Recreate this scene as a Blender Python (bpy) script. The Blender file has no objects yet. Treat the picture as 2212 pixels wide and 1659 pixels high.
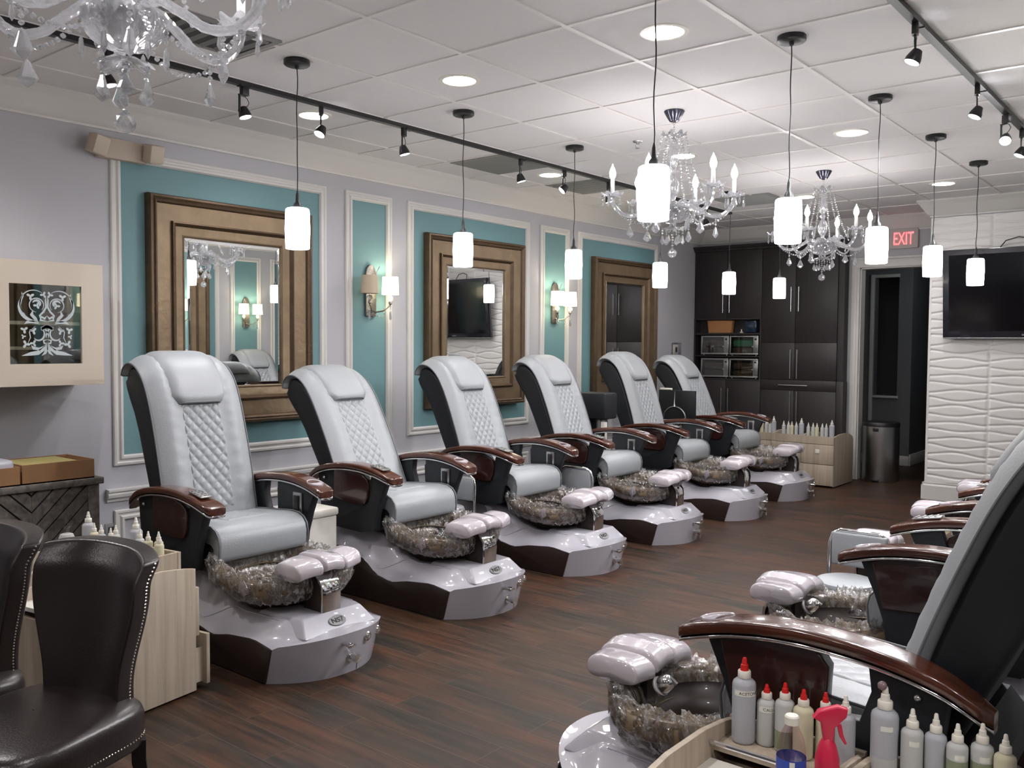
import bpy, bmesh, math, random
from mathutils import Vector, Matrix, noise
PI = math.pi
rnd = random.Random(7)
SC = bpy.context.scene
COL = SC.collection

# ------------------------------------------------------------------ camera
cam_d = bpy.data.cameras.new('camera'); cam = bpy.data.objects.new('camera', cam_d); COL.objects.link(cam)
cam_d.sensor_fit = 'HORIZONTAL'; cam_d.sensor_width = 36.0
cam_d.lens = 1933.73 / 2212 * 36.0
cam_d.clip_start = 0.02; cam_d.clip_end = 100
_r = Vector((0.77564915, 0.63113091, 0.00649411)); _u = Vector((-0.0329871, 0.03026126, 0.99899755)); _f = Vector((-0.63030171, 0.77508582, -0.0442913))
cam.matrix_world = Matrix(((_r.x, _u.x, -_f.x, 5.3874), (_r.y, _u.y, -_f.y, -2.6274), (_r.z, _u.z, -_f.z, 1.47), (0, 0, 0, 1)))
SC.camera = cam

# ------------------------------------------------------------------ world, exposure
W = bpy.data.worlds.new('world'); SC.world = W; W.use_nodes = True
W.node_tree.nodes['Background'].inputs[0].default_value = (0.55, 0.6, 0.7, 1)
W.node_tree.nodes['Background'].inputs[1].default_value = 0.02
SC.view_settings.view_transform = 'Standard'; SC.view_settings.look = 'None'
SC.view_settings.exposure = 1.0; SC.view_settings.gamma = 1.0; SC.view_settings.use_curve_mapping = False
SC.cycles.max_bounces = 8; SC.cycles.transmission_bounces = 7; SC.cycles.transparent_max_bounces = 16
SC.cycles.sample_clamp_indirect = 4.0; SC.cycles.caustics_refractive = False; SC.cycles.caustics_reflective = False
SC.cycles.use_light_tree = True

# light levels
E_PENDANT = 11.0; E_BULB = 45.0; E_DOWN = 16.0; E_LENS = 30.0; P_SPOT = 6.0; E_SCONCE = 2.2; P_DOWN = 12.0; P_FRONT = 38.0

CEIL = 2.866; XL = 0.18; XR = 5.33; YB = 7.45; YW = 6.61; XW = 3.05; YF = -6.5; XO = 8.0; YR = -0.9

# ------------------------------------------------------------------ materials
def srgb(r, g, b):
    f = lambda c: (c / 255 / 12.92) if c / 255 <= 0.04045 else ((c / 255 + 0.055) / 1.055) ** 2.4
    return (f(r), f(g), f(b), 1)
def new_mat(name):
    m = bpy.data.materials.new(name); m.use_nodes = True
    return m, m.node_tree, m.node_tree.nodes['Principled BSDF']
def pmat(name, col, rough=0.5, metal=0.0, coat=0.0, bump=None, var=None, trans=0.0, ior=1.5, emit=None, estr=0.0, coords='Object', spec=None, coat_rough=0.05):
    """col: linear rgba; bump=(scale, strength, detail); var=(scale, amount)"""
    m, nt, b = new_mat(name)
    b.inputs['Base Color'].default_value = col; b.inputs['Roughness'].default_value = rough
    b.inputs['Metallic'].default_value = metal; b.inputs['IOR'].default_value = ior
    b.inputs['Coat Weight'].default_value = coat; b.inputs['Coat Roughness'].default_value = coat_rough
    b.inputs['Transmission Weight'].default_value = trans
    if spec is not None: b.inputs['Specular IOR Level'].default_value = spec
    if emit: b.inputs['Emission Color'].default_value = emit; b.inputs['Emission Strength'].default_value = estr
    tc = nt.nodes.new('ShaderNodeTexCoord')
    if var:
        n = nt.nodes.new('ShaderNodeTexNoise'); n.inputs['Scale'].default_value = var[0]; n.inputs['Detail'].default_value = 4
        nt.links.new(tc.outputs[coords], n.inputs['Vector'])
        mx = nt.nodes.new('ShaderNodeMix'); mx.data_type = 'RGBA'
        k = var[1]
        mx.inputs['A'].default_value = tuple(c * (1 - k) for c in col[:3]) + (1,)
        mx.inputs['B'].default_value = tuple(min(1, c * (1 + k)) for c in col[:3]) + (1,)
        nt.links.new(n.outputs['Fac'], mx.inputs['Factor']); nt.links.new(mx.outputs['Result'], b.inputs['Base Color'])
    if bump:
        n = nt.nodes.new('ShaderNodeTexNoise'); n.inputs['Scale'].default_value = bump[0]; n.inputs['Detail'].default_value = bump[2] if len(bump) > 2 else 3
        nt.links.new(tc.outputs[coords], n.inputs['Vector'])
        bp = nt.nodes.new('ShaderNodeBump'); bp.inputs['Strength'].default_value = bump[1]; bp.inputs['Distance'].default_value = 0.01
        nt.links.new(n.outputs['Fac'], bp.inputs['Height']); nt.links.new(bp.outputs['Normal'], b.inputs['Normal'])
    return m
def wood(name, c1, c2, axis=0, scale=6.0, stretch=12.0, rough=0.4, coat=0.0, bump=0.05):
    m, nt, b = new_mat(name)
    tc = nt.nodes.new('ShaderNodeTexCoord'); mp = nt.nodes.new('ShaderNodeMapping')
    s = [stretch * scale] * 3; s[axis] = scale
    mp.inputs['Scale'].default_value = s
    nt.links.new(tc.outputs['Object'], mp.inputs['Vector'])
    n = nt.nodes.new('ShaderNodeTexNoise'); n.inputs['Scale'].default_value = 1.0; n.inputs['Detail'].default_value = 6; n.inputs['Distortion'].default_value = 0.6
    nt.links.new(mp.outputs['Vector'], n.inputs['Vector'])
    r = nt.nodes.new('ShaderNodeValToRGB'); r.color_ramp.elements[0].position = 0.32; r.color_ramp.elements[1].position = 0.7
    r.color_ramp.elements[0].color = c1; r.color_ramp.elements[1].color = c2
    nt.links.new(n.outputs['Fac'], r.inputs['Fac']); nt.links.new(r.outputs['Color'], b.inputs['Base Color'])
    bp = nt.nodes.new('ShaderNodeBump'); bp.inputs['Strength'].default_value = bump; bp.inputs['Distance'].default_value = 0.005
    nt.links.new(n.outputs['Fac'], bp.inputs['Height']); nt.links.new(bp.outputs['Normal'], b.inputs['Normal'])
    b.inputs['Roughness'].default_value = rough; b.inputs['Coat Weight'].default_value = coat
    return m
def floor_mat():
    m, nt, b = new_mat('floor_plank_tile')
    tc = nt.nodes.new('ShaderNodeTexCoord')
    br = nt.nodes.new('ShaderNodeTexBrick'); br.offset = 0.37; br.offset_frequency = 2; br.squash = 1.0
    br.inputs['Scale'].default_value = 1.0; br.inputs['Brick Width'].default_value = 0.92; br.inputs['Row Height'].default_value = 0.155
    br.inputs['Mortar Size'].default_value = 0.0014; br.inputs['Mortar Smooth'].default_value = 0.1; br.inputs['Bias'].default_value = 0.0
    br.inputs['Color1'].default_value = (0, 0, 0, 1); br.inputs['Color2'].default_value = (1, 1, 1, 1); br.inputs['Mortar'].default_value = (0.5, 0.5, 0.5, 1)
    nt.links.new(tc.outputs['Object'], br.inputs['Vector'])
    mp = nt.nodes.new('ShaderNodeMapping'); mp.inputs['Scale'].default_value = (2.2, 26.0, 1.0)
    nt.links.new(tc.outputs['Object'], mp.inputs['Vector'])
    ad = nt.nodes.new('ShaderNodeVectorMath'); ad.operation = 'ADD'
    sc = nt.nodes.new('ShaderNodeVectorMath'); sc.operation = 'SCALE'; sc.inputs['Scale'].default_value = 9.0
    nt.links.new(br.outputs['Color'], sc.inputs[0]); nt.links.new(mp.outputs['Vector'], ad.inputs[0]); nt.links.new(sc.outputs['Vector'], ad.inputs[1])
    n = nt.nodes.new('ShaderNodeTexNoise'); n.inputs['Scale'].default_value = 1.0; n.inputs['Detail'].default_value = 8; n.inputs['Roughness'].default_value = 0.65
    nt.links.new(ad.outputs['Vector'], n.inputs['Vector'])
    mp2 = nt.nodes.new('ShaderNodeMapping'); mp2.inputs['Scale'].default_value = (1.6, 4.5, 1.0)
    nt.links.new(tc.outputs['Object'], mp2.inputs['Vector'])
    ad2 = nt.nodes.new('ShaderNodeVectorMath'); ad2.operation = 'ADD'
    nt.links.new(mp2.outputs['Vector'], ad2.inputs[0]); nt.links.new(sc.outputs['Vector'], ad2.inputs[1])
    n2 = nt.nodes.new('ShaderNodeTexNoise'); n2.inputs['Scale'].default_value = 1.0; n2.inputs['Detail'].default_value = 3
    nt.links.new(ad2.outputs['Vector'], n2.inputs['Vector'])
    r = nt.nodes.new('ShaderNodeValToRGB')
    el = r.color_ramp.elements; el[0].position = 0.36; el[0].color = (0.017, 0.0132, 0.009, 1); el[1].position = 0.70; el[1].color = (0.064, 0.041, 0.026, 1)
    nt.links.new(n.outputs['Fac'], r.inputs['Fac'])
    r2 = nt.nodes.new('ShaderNodeValToRGB'); el = r2.color_ramp.elements
    el[0].position = 0.36; el[0].color = (0.70, 0.74, 0.74, 1); el[1].position = 0.66; el[1].color = (1.6, 0.98, 0.74, 1)
    nt.links.new(n2.outputs['Fac'], r2.inputs['Fac'])
    mu = nt.nodes.new('ShaderNodeMix'); mu.data_type = 'RGBA'; mu.blend_type = 'MULTIPLY'; mu.inputs['Factor'].default_value = 1.0
    nt.links.new(r.outputs['Color'], mu.inputs['A']); nt.links.new(r2.outputs['Color'], mu.inputs['B'])
    m2 = nt.nodes.new('ShaderNodeMix'); m2.data_type = 'RGBA'; m2.inputs['B'].default_value = (0.075, 0.058, 0.044, 1)
    nt.links.new(br.outputs['Fac'], m2.inputs['Factor']); nt.links.new(mu.outputs['Result'], m2.inputs['A'])
    nt.links.new(m2.outputs['Result'], b.inputs['Base Color'])
    bp = nt.nodes.new('ShaderNodeBump'); bp.inputs['Strength'].default_value = 0.35; bp.inputs['Distance'].default_value = 0.004
    mth = nt.nodes.new('ShaderNodeMath'); mth.operation = 'SUBTRACT'; nt.links.new(n.outputs['Fac'], mth.inputs[0]); nt.links.new(br.outputs['Fac'], mth.inputs[1])
    nt.links.new(mth.outputs[0], bp.inputs['Height']); nt.links.new(bp.outputs['Normal'], b.inputs['Normal'])
    b.inputs['Roughness'].default_value = 0.46; b.inputs['Specular IOR Level'].default_value = 0.35
    return m
def film_mat():
    """clear crinkled plastic film"""
    m, nt, b = new_mat('clear_plastic_film'); nt.nodes.remove(b)
    out = nt.nodes['Material Output']
    tc = nt.nodes.new('ShaderNodeTexCoord')
    v = nt.nodes.new('ShaderNodeTexVoronoi'); v.feature = 'DISTANCE_TO_EDGE'; v.inputs['Scale'].default_value = 26
    n = nt.nodes.new('ShaderNodeTexNoise'); n.inputs['Scale'].default_value = 22; n.inputs['Detail'].default_value = 5
    mp = nt.nodes.new('ShaderNodeMapping'); mp.inputs['Scale'].default_value = (1, 1, 0.45)
    nt.links.new(tc.outputs['Object'], mp.inputs['Vector']); nt.links.new(mp.outputs['Vector'], v.inputs['Vector']); nt.links.new(mp.outputs['Vector'], n.inputs['Vector'])
    ma = nt.nodes.new('ShaderNodeMath'); ma.operation = 'ADD'; nt.links.new(v.outputs['Distance'], ma.inputs[0]); nt.links.new(n.outputs['Fac'], ma.inputs[1])
    bp = nt.nodes.new('ShaderNodeBump'); bp.inputs['Strength'].default_value = 0.7; bp.inputs['Distance'].default_value = 0.03
    nt.links.new(ma.outputs[0], bp.inputs['Height'])
    g = nt.nodes.new('ShaderNodeBsdfGlossy'); g.inputs['Roughness'].default_value = 0.07; g.inputs['Color'].default_value = (1, 1, 1, 1)
    nt.links.new(bp.outputs['Normal'], g.inputs['Normal'])
    t = nt.nodes.new('ShaderNodeBsdfTransparent'); t.inputs['Color'].default_value = (0.93, 0.93, 0.93, 1)
    lw = nt.nodes.new('ShaderNodeLayerWeight'); lw.inputs['Blend'].default_value = 0.35; nt.links.new(bp.outputs['Normal'], lw.inputs['Normal'])
    mr = nt.nodes.new('ShaderNodeMapRange'); mr.inputs['To Min'].default_value = 0.14; mr.inputs['To Max'].default_value = 0.85
    nt.links.new(lw.outputs['Fresnel'], mr.inputs['Value'])
    mx = nt.nodes.new('ShaderNodeMixShader'); nt.links.new(mr.outputs['Result'], mx.inputs['Fac'])
    nt.links.new(t.outputs[0], mx.inputs[1]); nt.links.new(g.outputs[0], mx.inputs[2])
    df = nt.nodes.new('ShaderNodeBsdfTranslucent'); df.inputs['Color'].default_value = (0.9, 0.9, 0.9, 1)
    d2 = nt.nodes.new('ShaderNodeBsdfDiffuse'); d2.inputs['Color'].default_value = (0.9, 0.9, 0.9, 1)
    md = nt.nodes.new('ShaderNodeMixShader'); md.inputs['Fac'].default_value = 0.5; nt.links.new(df.outputs[0], md.inputs[1]); nt.links.new(d2.outputs[0], md.inputs[2])
    n3 = nt.nodes.new('ShaderNodeTexNoise'); n3.inputs['Scale'].default_value = 30; n3.inputs['Detail'].default_value = 8; n3.inputs['Roughness'].default_value = 0.75; nt.links.new(mp.outputs['Vector'], n3.inputs['Vector'])
    r3 = nt.nodes.new('ShaderNodeMapRange'); r3.inputs['From Min'].default_value = 0.50; r3.inputs['From Max'].default_value = 0.72; r3.inputs['To Max'].default_value = 0.62; nt.links.new(n3.outputs['Fac'], r3.inputs['Value'])  # milky white at noise peaks, painted in place of glints on the creases
    m3 = nt.nodes.new('ShaderNodeMixShader'); nt.links.new(r3.outputs['Result'], m3.inputs['Fac']); nt.links.new(mx.outputs[0], m3.inputs[1]); nt.links.new(md.outputs[0], m3.inputs[2])
    nt.links.new(m3.outputs[0], out.inputs['Surface'])
    return m
def crystal_mat():
    m, nt, b = new_mat('cut_crystal'); nt.nodes.remove(b); out = nt.nodes['Material Output']
    gl = nt.nodes.new('ShaderNodeBsdfGlass'); gl.inputs['IOR'].default_value = 1.55; gl.inputs['Roughness'].default_value = 0.02
    gs = nt.nodes.new('ShaderNodeBsdfGlossy'); gs.inputs['Roughness'].default_value = 0.05
    df = nt.nodes.new('ShaderNodeBsdfTranslucent'); df.inputs['Color'].default_value = (0.9, 0.92, 0.97, 1)
    t = nt.nodes.new('ShaderNodeBsdfTransparent')
    m1 = nt.nodes.new('ShaderNodeMixShader'); m1.inputs['Fac'].default_value = 0.3
    nt.links.new(gl.outputs[0], m1.inputs[1]); nt.links.new(gs.outputs[0], m1.inputs[2])
    m2 = nt.nodes.new('ShaderNodeMixShader'); m2.inputs['Fac'].default_value = 0.28
    nt.links.new(m1.outputs[0], m2.inputs[1]); nt.links.new(df.outputs[0], m2.inputs[2])
    m3 = nt.nodes.new('ShaderNodeMixShader'); m3.inputs['Fac'].default_value = 0.15
    nt.links.new(m2.outputs[0], m3.inputs[1]); nt.links.new(t.outputs[0], m3.inputs[2])
    nt.links.new(m3.outputs[0], out.inputs['Surface'])
    return m
def pane_mat(name, tint=(0.85, 0.88, 0.86, 1), refl=0.12, rough=0.02):
    m, nt, b = new_mat(name); nt.nodes.remove(b); out = nt.nodes['Material Output']
    t = nt.nodes.new('ShaderNodeBsdfTransparent'); t.inputs['Color'].default_value = tint
    g = nt.nodes.new('ShaderNodeBsdfGlossy'); g.inputs['Roughness'].default_value = rough
    mx = nt.nodes.new('ShaderNodeMixShader'); mx.inputs['Fac'].default_value = refl
    nt.links.new(t.outputs[0], mx.inputs[1]); nt.links.new(g.outputs[0], mx.inputs[2]); nt.links.new(mx.outputs[0], out.inputs['Surface'])
    return m
def emat(name, col, s):
    m, nt, b = new_mat(name)
    b.inputs['Base Color'].default_value = (0.8, 0.8, 0.8, 1); b.inputs['Emission Color'].default_value = col; b.inputs['Emission Strength'].default_value = s
    return m
M = {}
M['wall'] = pmat('wall_grey_paint', srgb(184, 184, 189), 0.65, bump=(180, 0.05))
M['teal'] = pmat('teal_paint', srgb(108, 146, 150), 0.55, bump=(150, 0.05))
M['trim'] = pmat('white_trim_paint', srgb(214, 212, 208), 0.4)
M['ceil'] = pmat('ceiling_tile', srgb(224, 222, 222), 0.85, bump=(220, 0.25), coords='Object')
M['tbar'] = pmat('ceiling_grid_metal', srgb(226, 222, 220), 0.45)
M['floor'] = floor_mat()
M['wave'] = pmat('white_wave_panel', srgb(236, 234, 232), 0.45)
M['pierced'] = pmat('pierced_chrome', (0.10, 0.10, 0.13, 1), 0.2, 0.8, var=(45, 0.9))
M['black'] = pmat('black_metal', (0.012, 0.012, 0.013, 1), 0.4)
M['blackplastic'] = pmat('black_plastic_shell', (0.010, 0.012, 0.015, 1), 0.5, bump=(300, 0.1))
M['chrome'] = pmat('chrome', (0.8, 0.8, 0.8, 1), 0.08, 1.0)
M['steel'] = pmat('brushed_steel', (0.5, 0.5, 0.5, 1), 0.3, 1.0)
M['leather'] = pmat('pale_grey_leather', srgb(156, 160, 163), 0.40, bump=(140, 0.10))
M['piping'] = pmat('dark_piping', srgb(108, 111, 114), 0.5)
M['pearl'] = pmat('pearl_grey_shell', srgb(176, 174, 182), 0.35, 0.0, coat=1.0, coat_rough=0.04)
M['burg'] = pmat('burgundy_lacquer', (0.028, 0.008, 0.006, 1), 0.25, coat=0.5)
M['burgmat'] = pmat('dark_brown_panel', (0.022, 0.012, 0.010, 1), 0.4, coat=0.1)
M['armwood'] = wood('glossy_walnut', (0.045, 0.012, 0.006, 1), (0.10, 0.030, 0.014, 1), axis=0, scale=3, stretch=14, rough=0.2, coat=0.6, bump=0.0)
M['padwhite'] = pmat('glossy_lilac_white', srgb(190, 183, 188), 0.15, coat=1.0)
M['basin'] = pmat('brown_basin', (0.21, 0.15, 0.09, 1), 0.25, coat=0.6, var=(9, 0.3))
M['film'] = film_mat()
M['crystal'] = crystal_mat()
M['gold'] = pmat('antique_gold_leaf', (0.215, 0.155, 0.095, 1), 0.42, 0.55, bump=(30, 0.25), var=(7, 0.35))
M['goldDark'] = pmat('antique_gold_dark', (0.12, 0.08, 0.047, 1), 0.45, 0.55, bump=(60, 0.3), var=(12, 0.4))
M['mirror'] = pmat('mirror_glass', (0.88, 0.9, 0.89, 1), 0.0, 1.0)
M['brown_leather'] = pmat('dark_brown_leather', (0.016, 0.010, 0.0095, 1), 0.30, bump=(160, 0.10), coat=0.15, coat_rough=0.3)
M['darkwood'] = pmat('black_lacquered_wood', (0.006, 0.005, 0.005, 1), 0.3)
M['nail'] = pmat('silver_nailhead', (0.7, 0.66, 0.6, 1), 0.25, 1.0)
M['cabinet'] = wood('espresso_wood', (0.018, 0.014, 0.015, 1), (0.026, 0.019, 0.020, 1), axis=2, scale=2, stretch=20, rough=0.45)
M['oak'] = wood('washed_oak_laminate', srgb(164, 150, 132), srgb(188, 175, 156), axis=2, scale=1.6, stretch=22, rough=0.5)
M['whiteTop'] = pmat('white_laminate', srgb(226, 222, 212), 0.35)
M['weathered'] = wood('weathered_grey_wood', (0.07, 0.061, 0.052, 1), (0.20, 0.175, 0.15, 1), axis=0, scale=3, stretch=8, rough=0.7, bump=0.4)
M['cardboard'] = pmat('cardboard', srgb(150, 112, 76), 0.8, var=(6, 0.1))
M['yellowcard'] = pmat('yellow_card', srgb(160, 148, 92), 0.7)
M['creambox'] = pmat('cream_cabinet_paint', srgb(208, 196, 178), 0.5)
M['etched'] = pmat('frosted_etching', srgb(196, 206, 208), 0.6)
M['dark'] = pmat('dark_interior', (0.03, 0.032, 0.026, 1), 0.7)
M['pane'] = pane_mat('clear_pane')
M['acrylic'] = pane_mat('clear_acrylic', (0.9, 0.9, 0.92, 1), 0.15, 0.05)
M['tvblack'] = pmat('tv_screen', (0.004, 0.004, 0.006, 1), 0.12, coat=0.3)
M['tvframe'] = pmat('tv_bezel', (0.018, 0.018, 0.025, 1), 0.2, coat=0.5)
M['beige'] = pmat('beige_plastic', srgb(190, 176, 160), 0.5)
M['hdpe'] = pmat('frosted_plastic', srgb(222, 223, 220), 0.4, trans=0.35, ior=1.3)
M['hdpecream'] = pmat('frosted_plastic_cream', srgb(228, 222, 190), 0.4, trans=0.25, ior=1.3)
M['hdpegrey'] = pmat('frosted_plastic_grey', srgb(205, 208, 214), 0.4, trans=0.35, ior=1.3)
M['hdpegreen'] = pmat('frosted_plastic_green', srgb(160, 170, 140), 0.4, trans=0.3, ior=1.3)
M['whitecap'] = pmat('white_plastic_cap', srgb(230, 226, 214), 0.35)
M['redcap'] = pmat('red_plastic_tip', srgb(200, 32, 30), 0.35)
M['pinkplastic'] = pmat('pink_red_trigger', srgb(205, 36, 72), 0.35)
M['water'] = pane_mat('clear_water_bottle', (0.93, 0.84, 0.86, 1), 0.10, 0.05)
M['label'] = pmat('paper_label', srgb(225, 225, 215), 0.6)
M['blue'] = pmat('blue_label', srgb(40, 70, 170), 0.4)
M['ink'] = pmat('black_ink', (0.01, 0.01, 0.01, 1), 0.6)
M['wicker'] = pmat('wicker', srgb(176, 126, 80), 0.8, bump=(120, 1.0))
M['navy'] = pmat('dark_blue_plastic', (0.01, 0.025, 0.05, 1), 0.2)
M['green'] = pmat('green_towel', srgb(60, 120, 90), 0.8)
M['towel'] = pmat('brown_towel', srgb(70, 50, 42), 0.9)
M['ventgrey'] = pmat('vent_grey', srgb(140, 140, 138), 0.6)
M['ventdark'] = pmat('vent_shadow_metal', (0.05, 0.05, 0.052, 1), 0.6)
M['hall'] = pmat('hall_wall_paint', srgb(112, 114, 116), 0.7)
M['redsign'] = emat('lit_red_letters', (1.0, 0.04, 0.05, 1), 1.6)
M['signplate'] = pmat('exit_sign_plate', srgb(196, 186, 182), 0.5)
def shade_mat():
    m, nt, b = new_mat('opal_glass_lit')
    b.inputs['Base Color'].default_value = (0.9, 0.9, 0.9, 1); b.inputs['Roughness'].default_value = 0.2
    b.inputs['Emission Color'].default_value = (1.0, 0.965, 0.955, 1); b.inputs['Emission Strength'].default_value = E_PENDANT
    return m
M['opal'] = shade_mat()
M['bulb'] = emat('candle_bulb_lit', (1.0, 0.95, 0.96, 1), E_BULB)
M['down'] = emat('downlight_lens_lit', (1.0, 0.95, 0.97, 1), E_DOWN)
M['lens'] = emat('spot_lens_lit', (0.92, 0.9, 1.0, 1), E_LENS)
M['candle'] = pmat('white_candle_sleeve', srgb(240, 240, 240), 0.4)
M['sconceshade'] = emat('cream_fabric_shade_lit', (1.0, 0.86, 0.55, 1), E_SCONCE)
M['sconcedull'] = pmat('cream_fabric_shade', srgb(200, 185, 160), 0.8)
M['dullsilver'] = pmat('tarnished_silver', (0.30, 0.27, 0.23, 1), 0.35, 0.9, bump=(40, 0.3))

# ------------------------------------------------------------------ mesh builder
class MB:
    def __init__(s): s.v = []; s.f = []; s.mi = []; s.cur = 0
    def add(s, vs, fs, T=None):
        o = len(s.v)
        s.v += [tuple(T @ Vector(p)) if T is not None else tuple(p) for p in vs]
        s.f += [tuple(i + o for i in f) for f in fs]; s.mi += [s.cur] * len(fs)
        return s
    def box(s, x0, x1, y0, y1, z0, z1, T=None):
        v = [(x, y, z) for x in (x0, x1) for y in (y0, y1) for z in (z0, z1)]
        return s.add(v, [(0, 1, 3, 2), (4, 6, 7, 5), (0, 4, 5, 1), (2, 3, 7, 6), (0, 2, 6, 4), (1, 5, 7, 3)], T)
    def bbox(s, x0, x1, y0, y1, z0, z1, b=0.005, seg=2, T=None):
        bm = bmesh.new(); bmesh.ops.create_cube(bm, size=1)
        for v in bm.verts: v.co = Vector(((x0 + x1) / 2 + v.co.x * (x1 - x0), (y0 + y1) / 2 + v.co.y * (y1 - y0), (z0 + z1) / 2 + v.co.z * (z1 - z0)))
        b = min(b, 0.49 * min(abs(x1 - x0), abs(y1 - y0), abs(z1 - z0)))
        bmesh.ops.bevel(bm, geom=bm.edges[:] , offset=b, segments=seg, profile=0.5, affect='EDGES')
        return s.bm(bm, T)
    def bm(s, bm, T=None):
        bm.verts.ensure_lookup_table(); bm.verts.index_update()
        s.add([tuple(v.co) for v in bm.verts], [tuple(v.index for v in f.verts) for f in bm.faces], T); bm.free(); return s
    def lathe(s, prof, n=24, T=None, cap=True, sx=1, sy=1):
        vs = []; fs = []
        for r, z in prof:
            for k in range(n):
                a = 2 * PI * k / n; vs.append((r * sx * math.cos(a), r * sy * math.sin(a), z))
        for i in range(len(prof) - 1):
            for k in range(n):
                a = i * n + k; b = i * n + (k + 1) % n; fs.append((a, b, b + n, a + n))
        if cap:
            if prof[0][0] > 1e-6: fs.append(tuple(range(n - 1, -1, -1)))
            if prof[-1][0] > 1e-6: fs.append(tuple((len(prof) - 1) * n + k for k in range(n)))
        return s.add(vs, fs, T)
    def tube(s, pts, r, n=8, T=None, cap=True, closed=False, sx=1.0):
        P = [Vector(p) for p in pts]; m = len(P); rr = r if hasattr(r, '__len__') else [r] * m
        vs = []; fs = []; up = None
        for i in range(m):
            if closed: t = P[(i + 1) % m] - P[i - 1]
            else: t = P[min(i + 1, m - 1)] - P[max(i - 1, 0)]
            t.normalize()
            if up is None:
                up = Vector((0, 0, 1)) if abs(t.z) < 0.9 else Vector((1, 0, 0))
            a = t.cross(up)
            if a.length < 1e-6: a = t.orthogonal()
            a.normalize(); up = a.cross(t).normalized()
            for k in range(n):
                q = 2 * PI * k / n; vs.append(P[i] + a * math.cos(q) * rr[i] * sx + up * math.sin(q) * rr[i])
        for i in range(m if closed else m - 1):
            j = (i + 1) % m
            for k in range(n):
                fs.append((i * n + k, i * n + (k + 1) % n, j * n + (k + 1) % n, j * n + k))
        if cap and not closed: fs.append(tuple(range(n - 1, -1, -1))); fs.append(tuple((m - 1) * n + k for k in range(n)))
        return s.add(vs, fs, T)
    def prism(s, poly, d0, d1, plane='xz', b=0.0, seg=2, T=None):
        """poly in plane, extruded along the third axis from d0 to d1"""
        def P(a, c, d): return {'xz': (a, d, c), 'xy': (a, c, d), 'yz': (d, a, c)}[plane]
        bm = bmesh.new(); n = len(poly)
        A = [bm.verts.new(P(a, c, d0)) for a, c in poly]; B = [bm.verts.new(P(a, c, d1)) for a, c in poly]
        bm.faces.new(A[::-1]); bm.faces.new(B)
        for i in range(n): bm.faces.new((A[i], A[(i + 1) % n], B[(i + 1) % n], B[i]))
        bmesh.ops.recalc_face_normals(bm, faces=bm.faces[:])
        if b > 0:
            eg = [e for e in bm.edges if (e.verts[0] in A) == (e.verts[1] in A)]
            bmesh.ops.bevel(bm, geom=eg, offset=b, segments=seg, profile=0.5, affect='EDGES', clamp_overlap=True)
        return s.bm(bm, T)
    def grid(s, fn, nu, nv, T=None, close_u=False, close_v=False):
        vs = [fn(i / (nu if close_u else nu - 1), j / (nv if close_v else nv - 1)) for i in range(nu) for j in range(nv)]
        fs = []
        for i in range(nu if close_u else nu - 1):
            for j in range(nv if close_v else nv - 1):
                a = i * nv + j; b = i * nv + (j + 1) % nv; c = ((i + 1) % nu) * nv + (j + 1) % nv; d = ((i + 1) % nu) * nv + j
                fs.append((a, d, c, b))
        return s.add(vs, fs, T)
    def sphere(s, c, r, n=12, T=None, sz=1.0):
        m = max(4, n // 2); prof = [(max(1e-4, r * math.sin(PI * i / m)), -r * sz * math.cos(PI * i / m)) for i in range(m + 1)]
        tr = Matrix.Translation(Vector(c)); return s.lathe(prof, n, (T @ tr) if T is not None else tr, cap=False)
    def build(s, name, mat, parent=None, smooth=True, ang=40, loc=None, rot=None, fix=True):
        me = bpy.data.meshes.new(name); me.from_pydata(s.v, [], s.f)
        mats = mat if isinstance(mat, (list, tuple)) else [mat]
        for m in mats: me.materials.append(M[m] if isinstance(m, str) else m)
        if len(mats) > 1: me.polygons.foreach_set('material_index', s.mi)
        if fix:
            bm = bmesh.new(); bm.from_mesh(me); bmesh.ops.recalc_face_normals(bm, faces=bm.faces[:]); bm.to_mesh(me); bm.free()
        if smooth:
            me.shade_smooth(); me.set_sharp_from_angle(angle=math.radians(ang))
        me.update()
        o = bpy.data.objects.new(name, me); COL.objects.link(o)
        if parent: o.parent = parent
        if loc: o.location = loc
        if rot: o.rotation_euler = rot
        return o
def Tr(x, y, z): return Matrix.Translation((x, y, z))
def Rz(a): return Matrix.Rotation(a, 4, 'Z')
def Ry(a): return Matrix.Rotation(a, 4, 'Y')
def Rx(a): return Matrix.Rotation(a, 4, 'X')
def tag(o, label=None, cat=None, group=None, kind=None):
    if label: o['label'] = label
    if cat: o['category'] = cat
    if group: o['group'] = group
    if kind: o['kind'] = kind
    return o
def thing(name, label, cat, loc=(0, 0, 0), rz=0.0, group=None):
    o = bpy.data.objects.new(name, None); COL.objects.link(o); o.location = loc; o.rotation_euler = (0, 0, rz); o.empty_display_size = 0.1
    return tag(o, label, cat, group)
def kids(o): return [c for c in bpy.data.objects if c.parent == o]
def copy_tree(o, parent=None):
    c = o.copy(); COL.objects.link(c); c.parent = parent
    for k in kids(o): copy_tree(k, c)
    return c
def struct(o): o['kind'] = 'structure'; return o
def text_mb(txt, size, depth, T):
    cu = bpy.data.curves.new('t', 'FONT'); cu.body = txt; cu.size = size; cu.extrude = depth; cu.align_x = 'CENTER'; cu.align_y = 'CENTER'
    o = bpy.data.objects.new('t', cu); COL.objects.link(o)
    dg = bpy.context.evaluated_depsgraph_get(); me = bpy.data.meshes.new_from_object(o.evaluated_get(dg))
    mb = MB(); mb.add([tuple(v.co) for v in me.vertices], [tuple(p.vertices) for p in me.polygons], T)
    bpy.data.objects.remove(o); bpy.data.curves.remove(cu); bpy.data.meshes.remove(me)
    return mb
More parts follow.
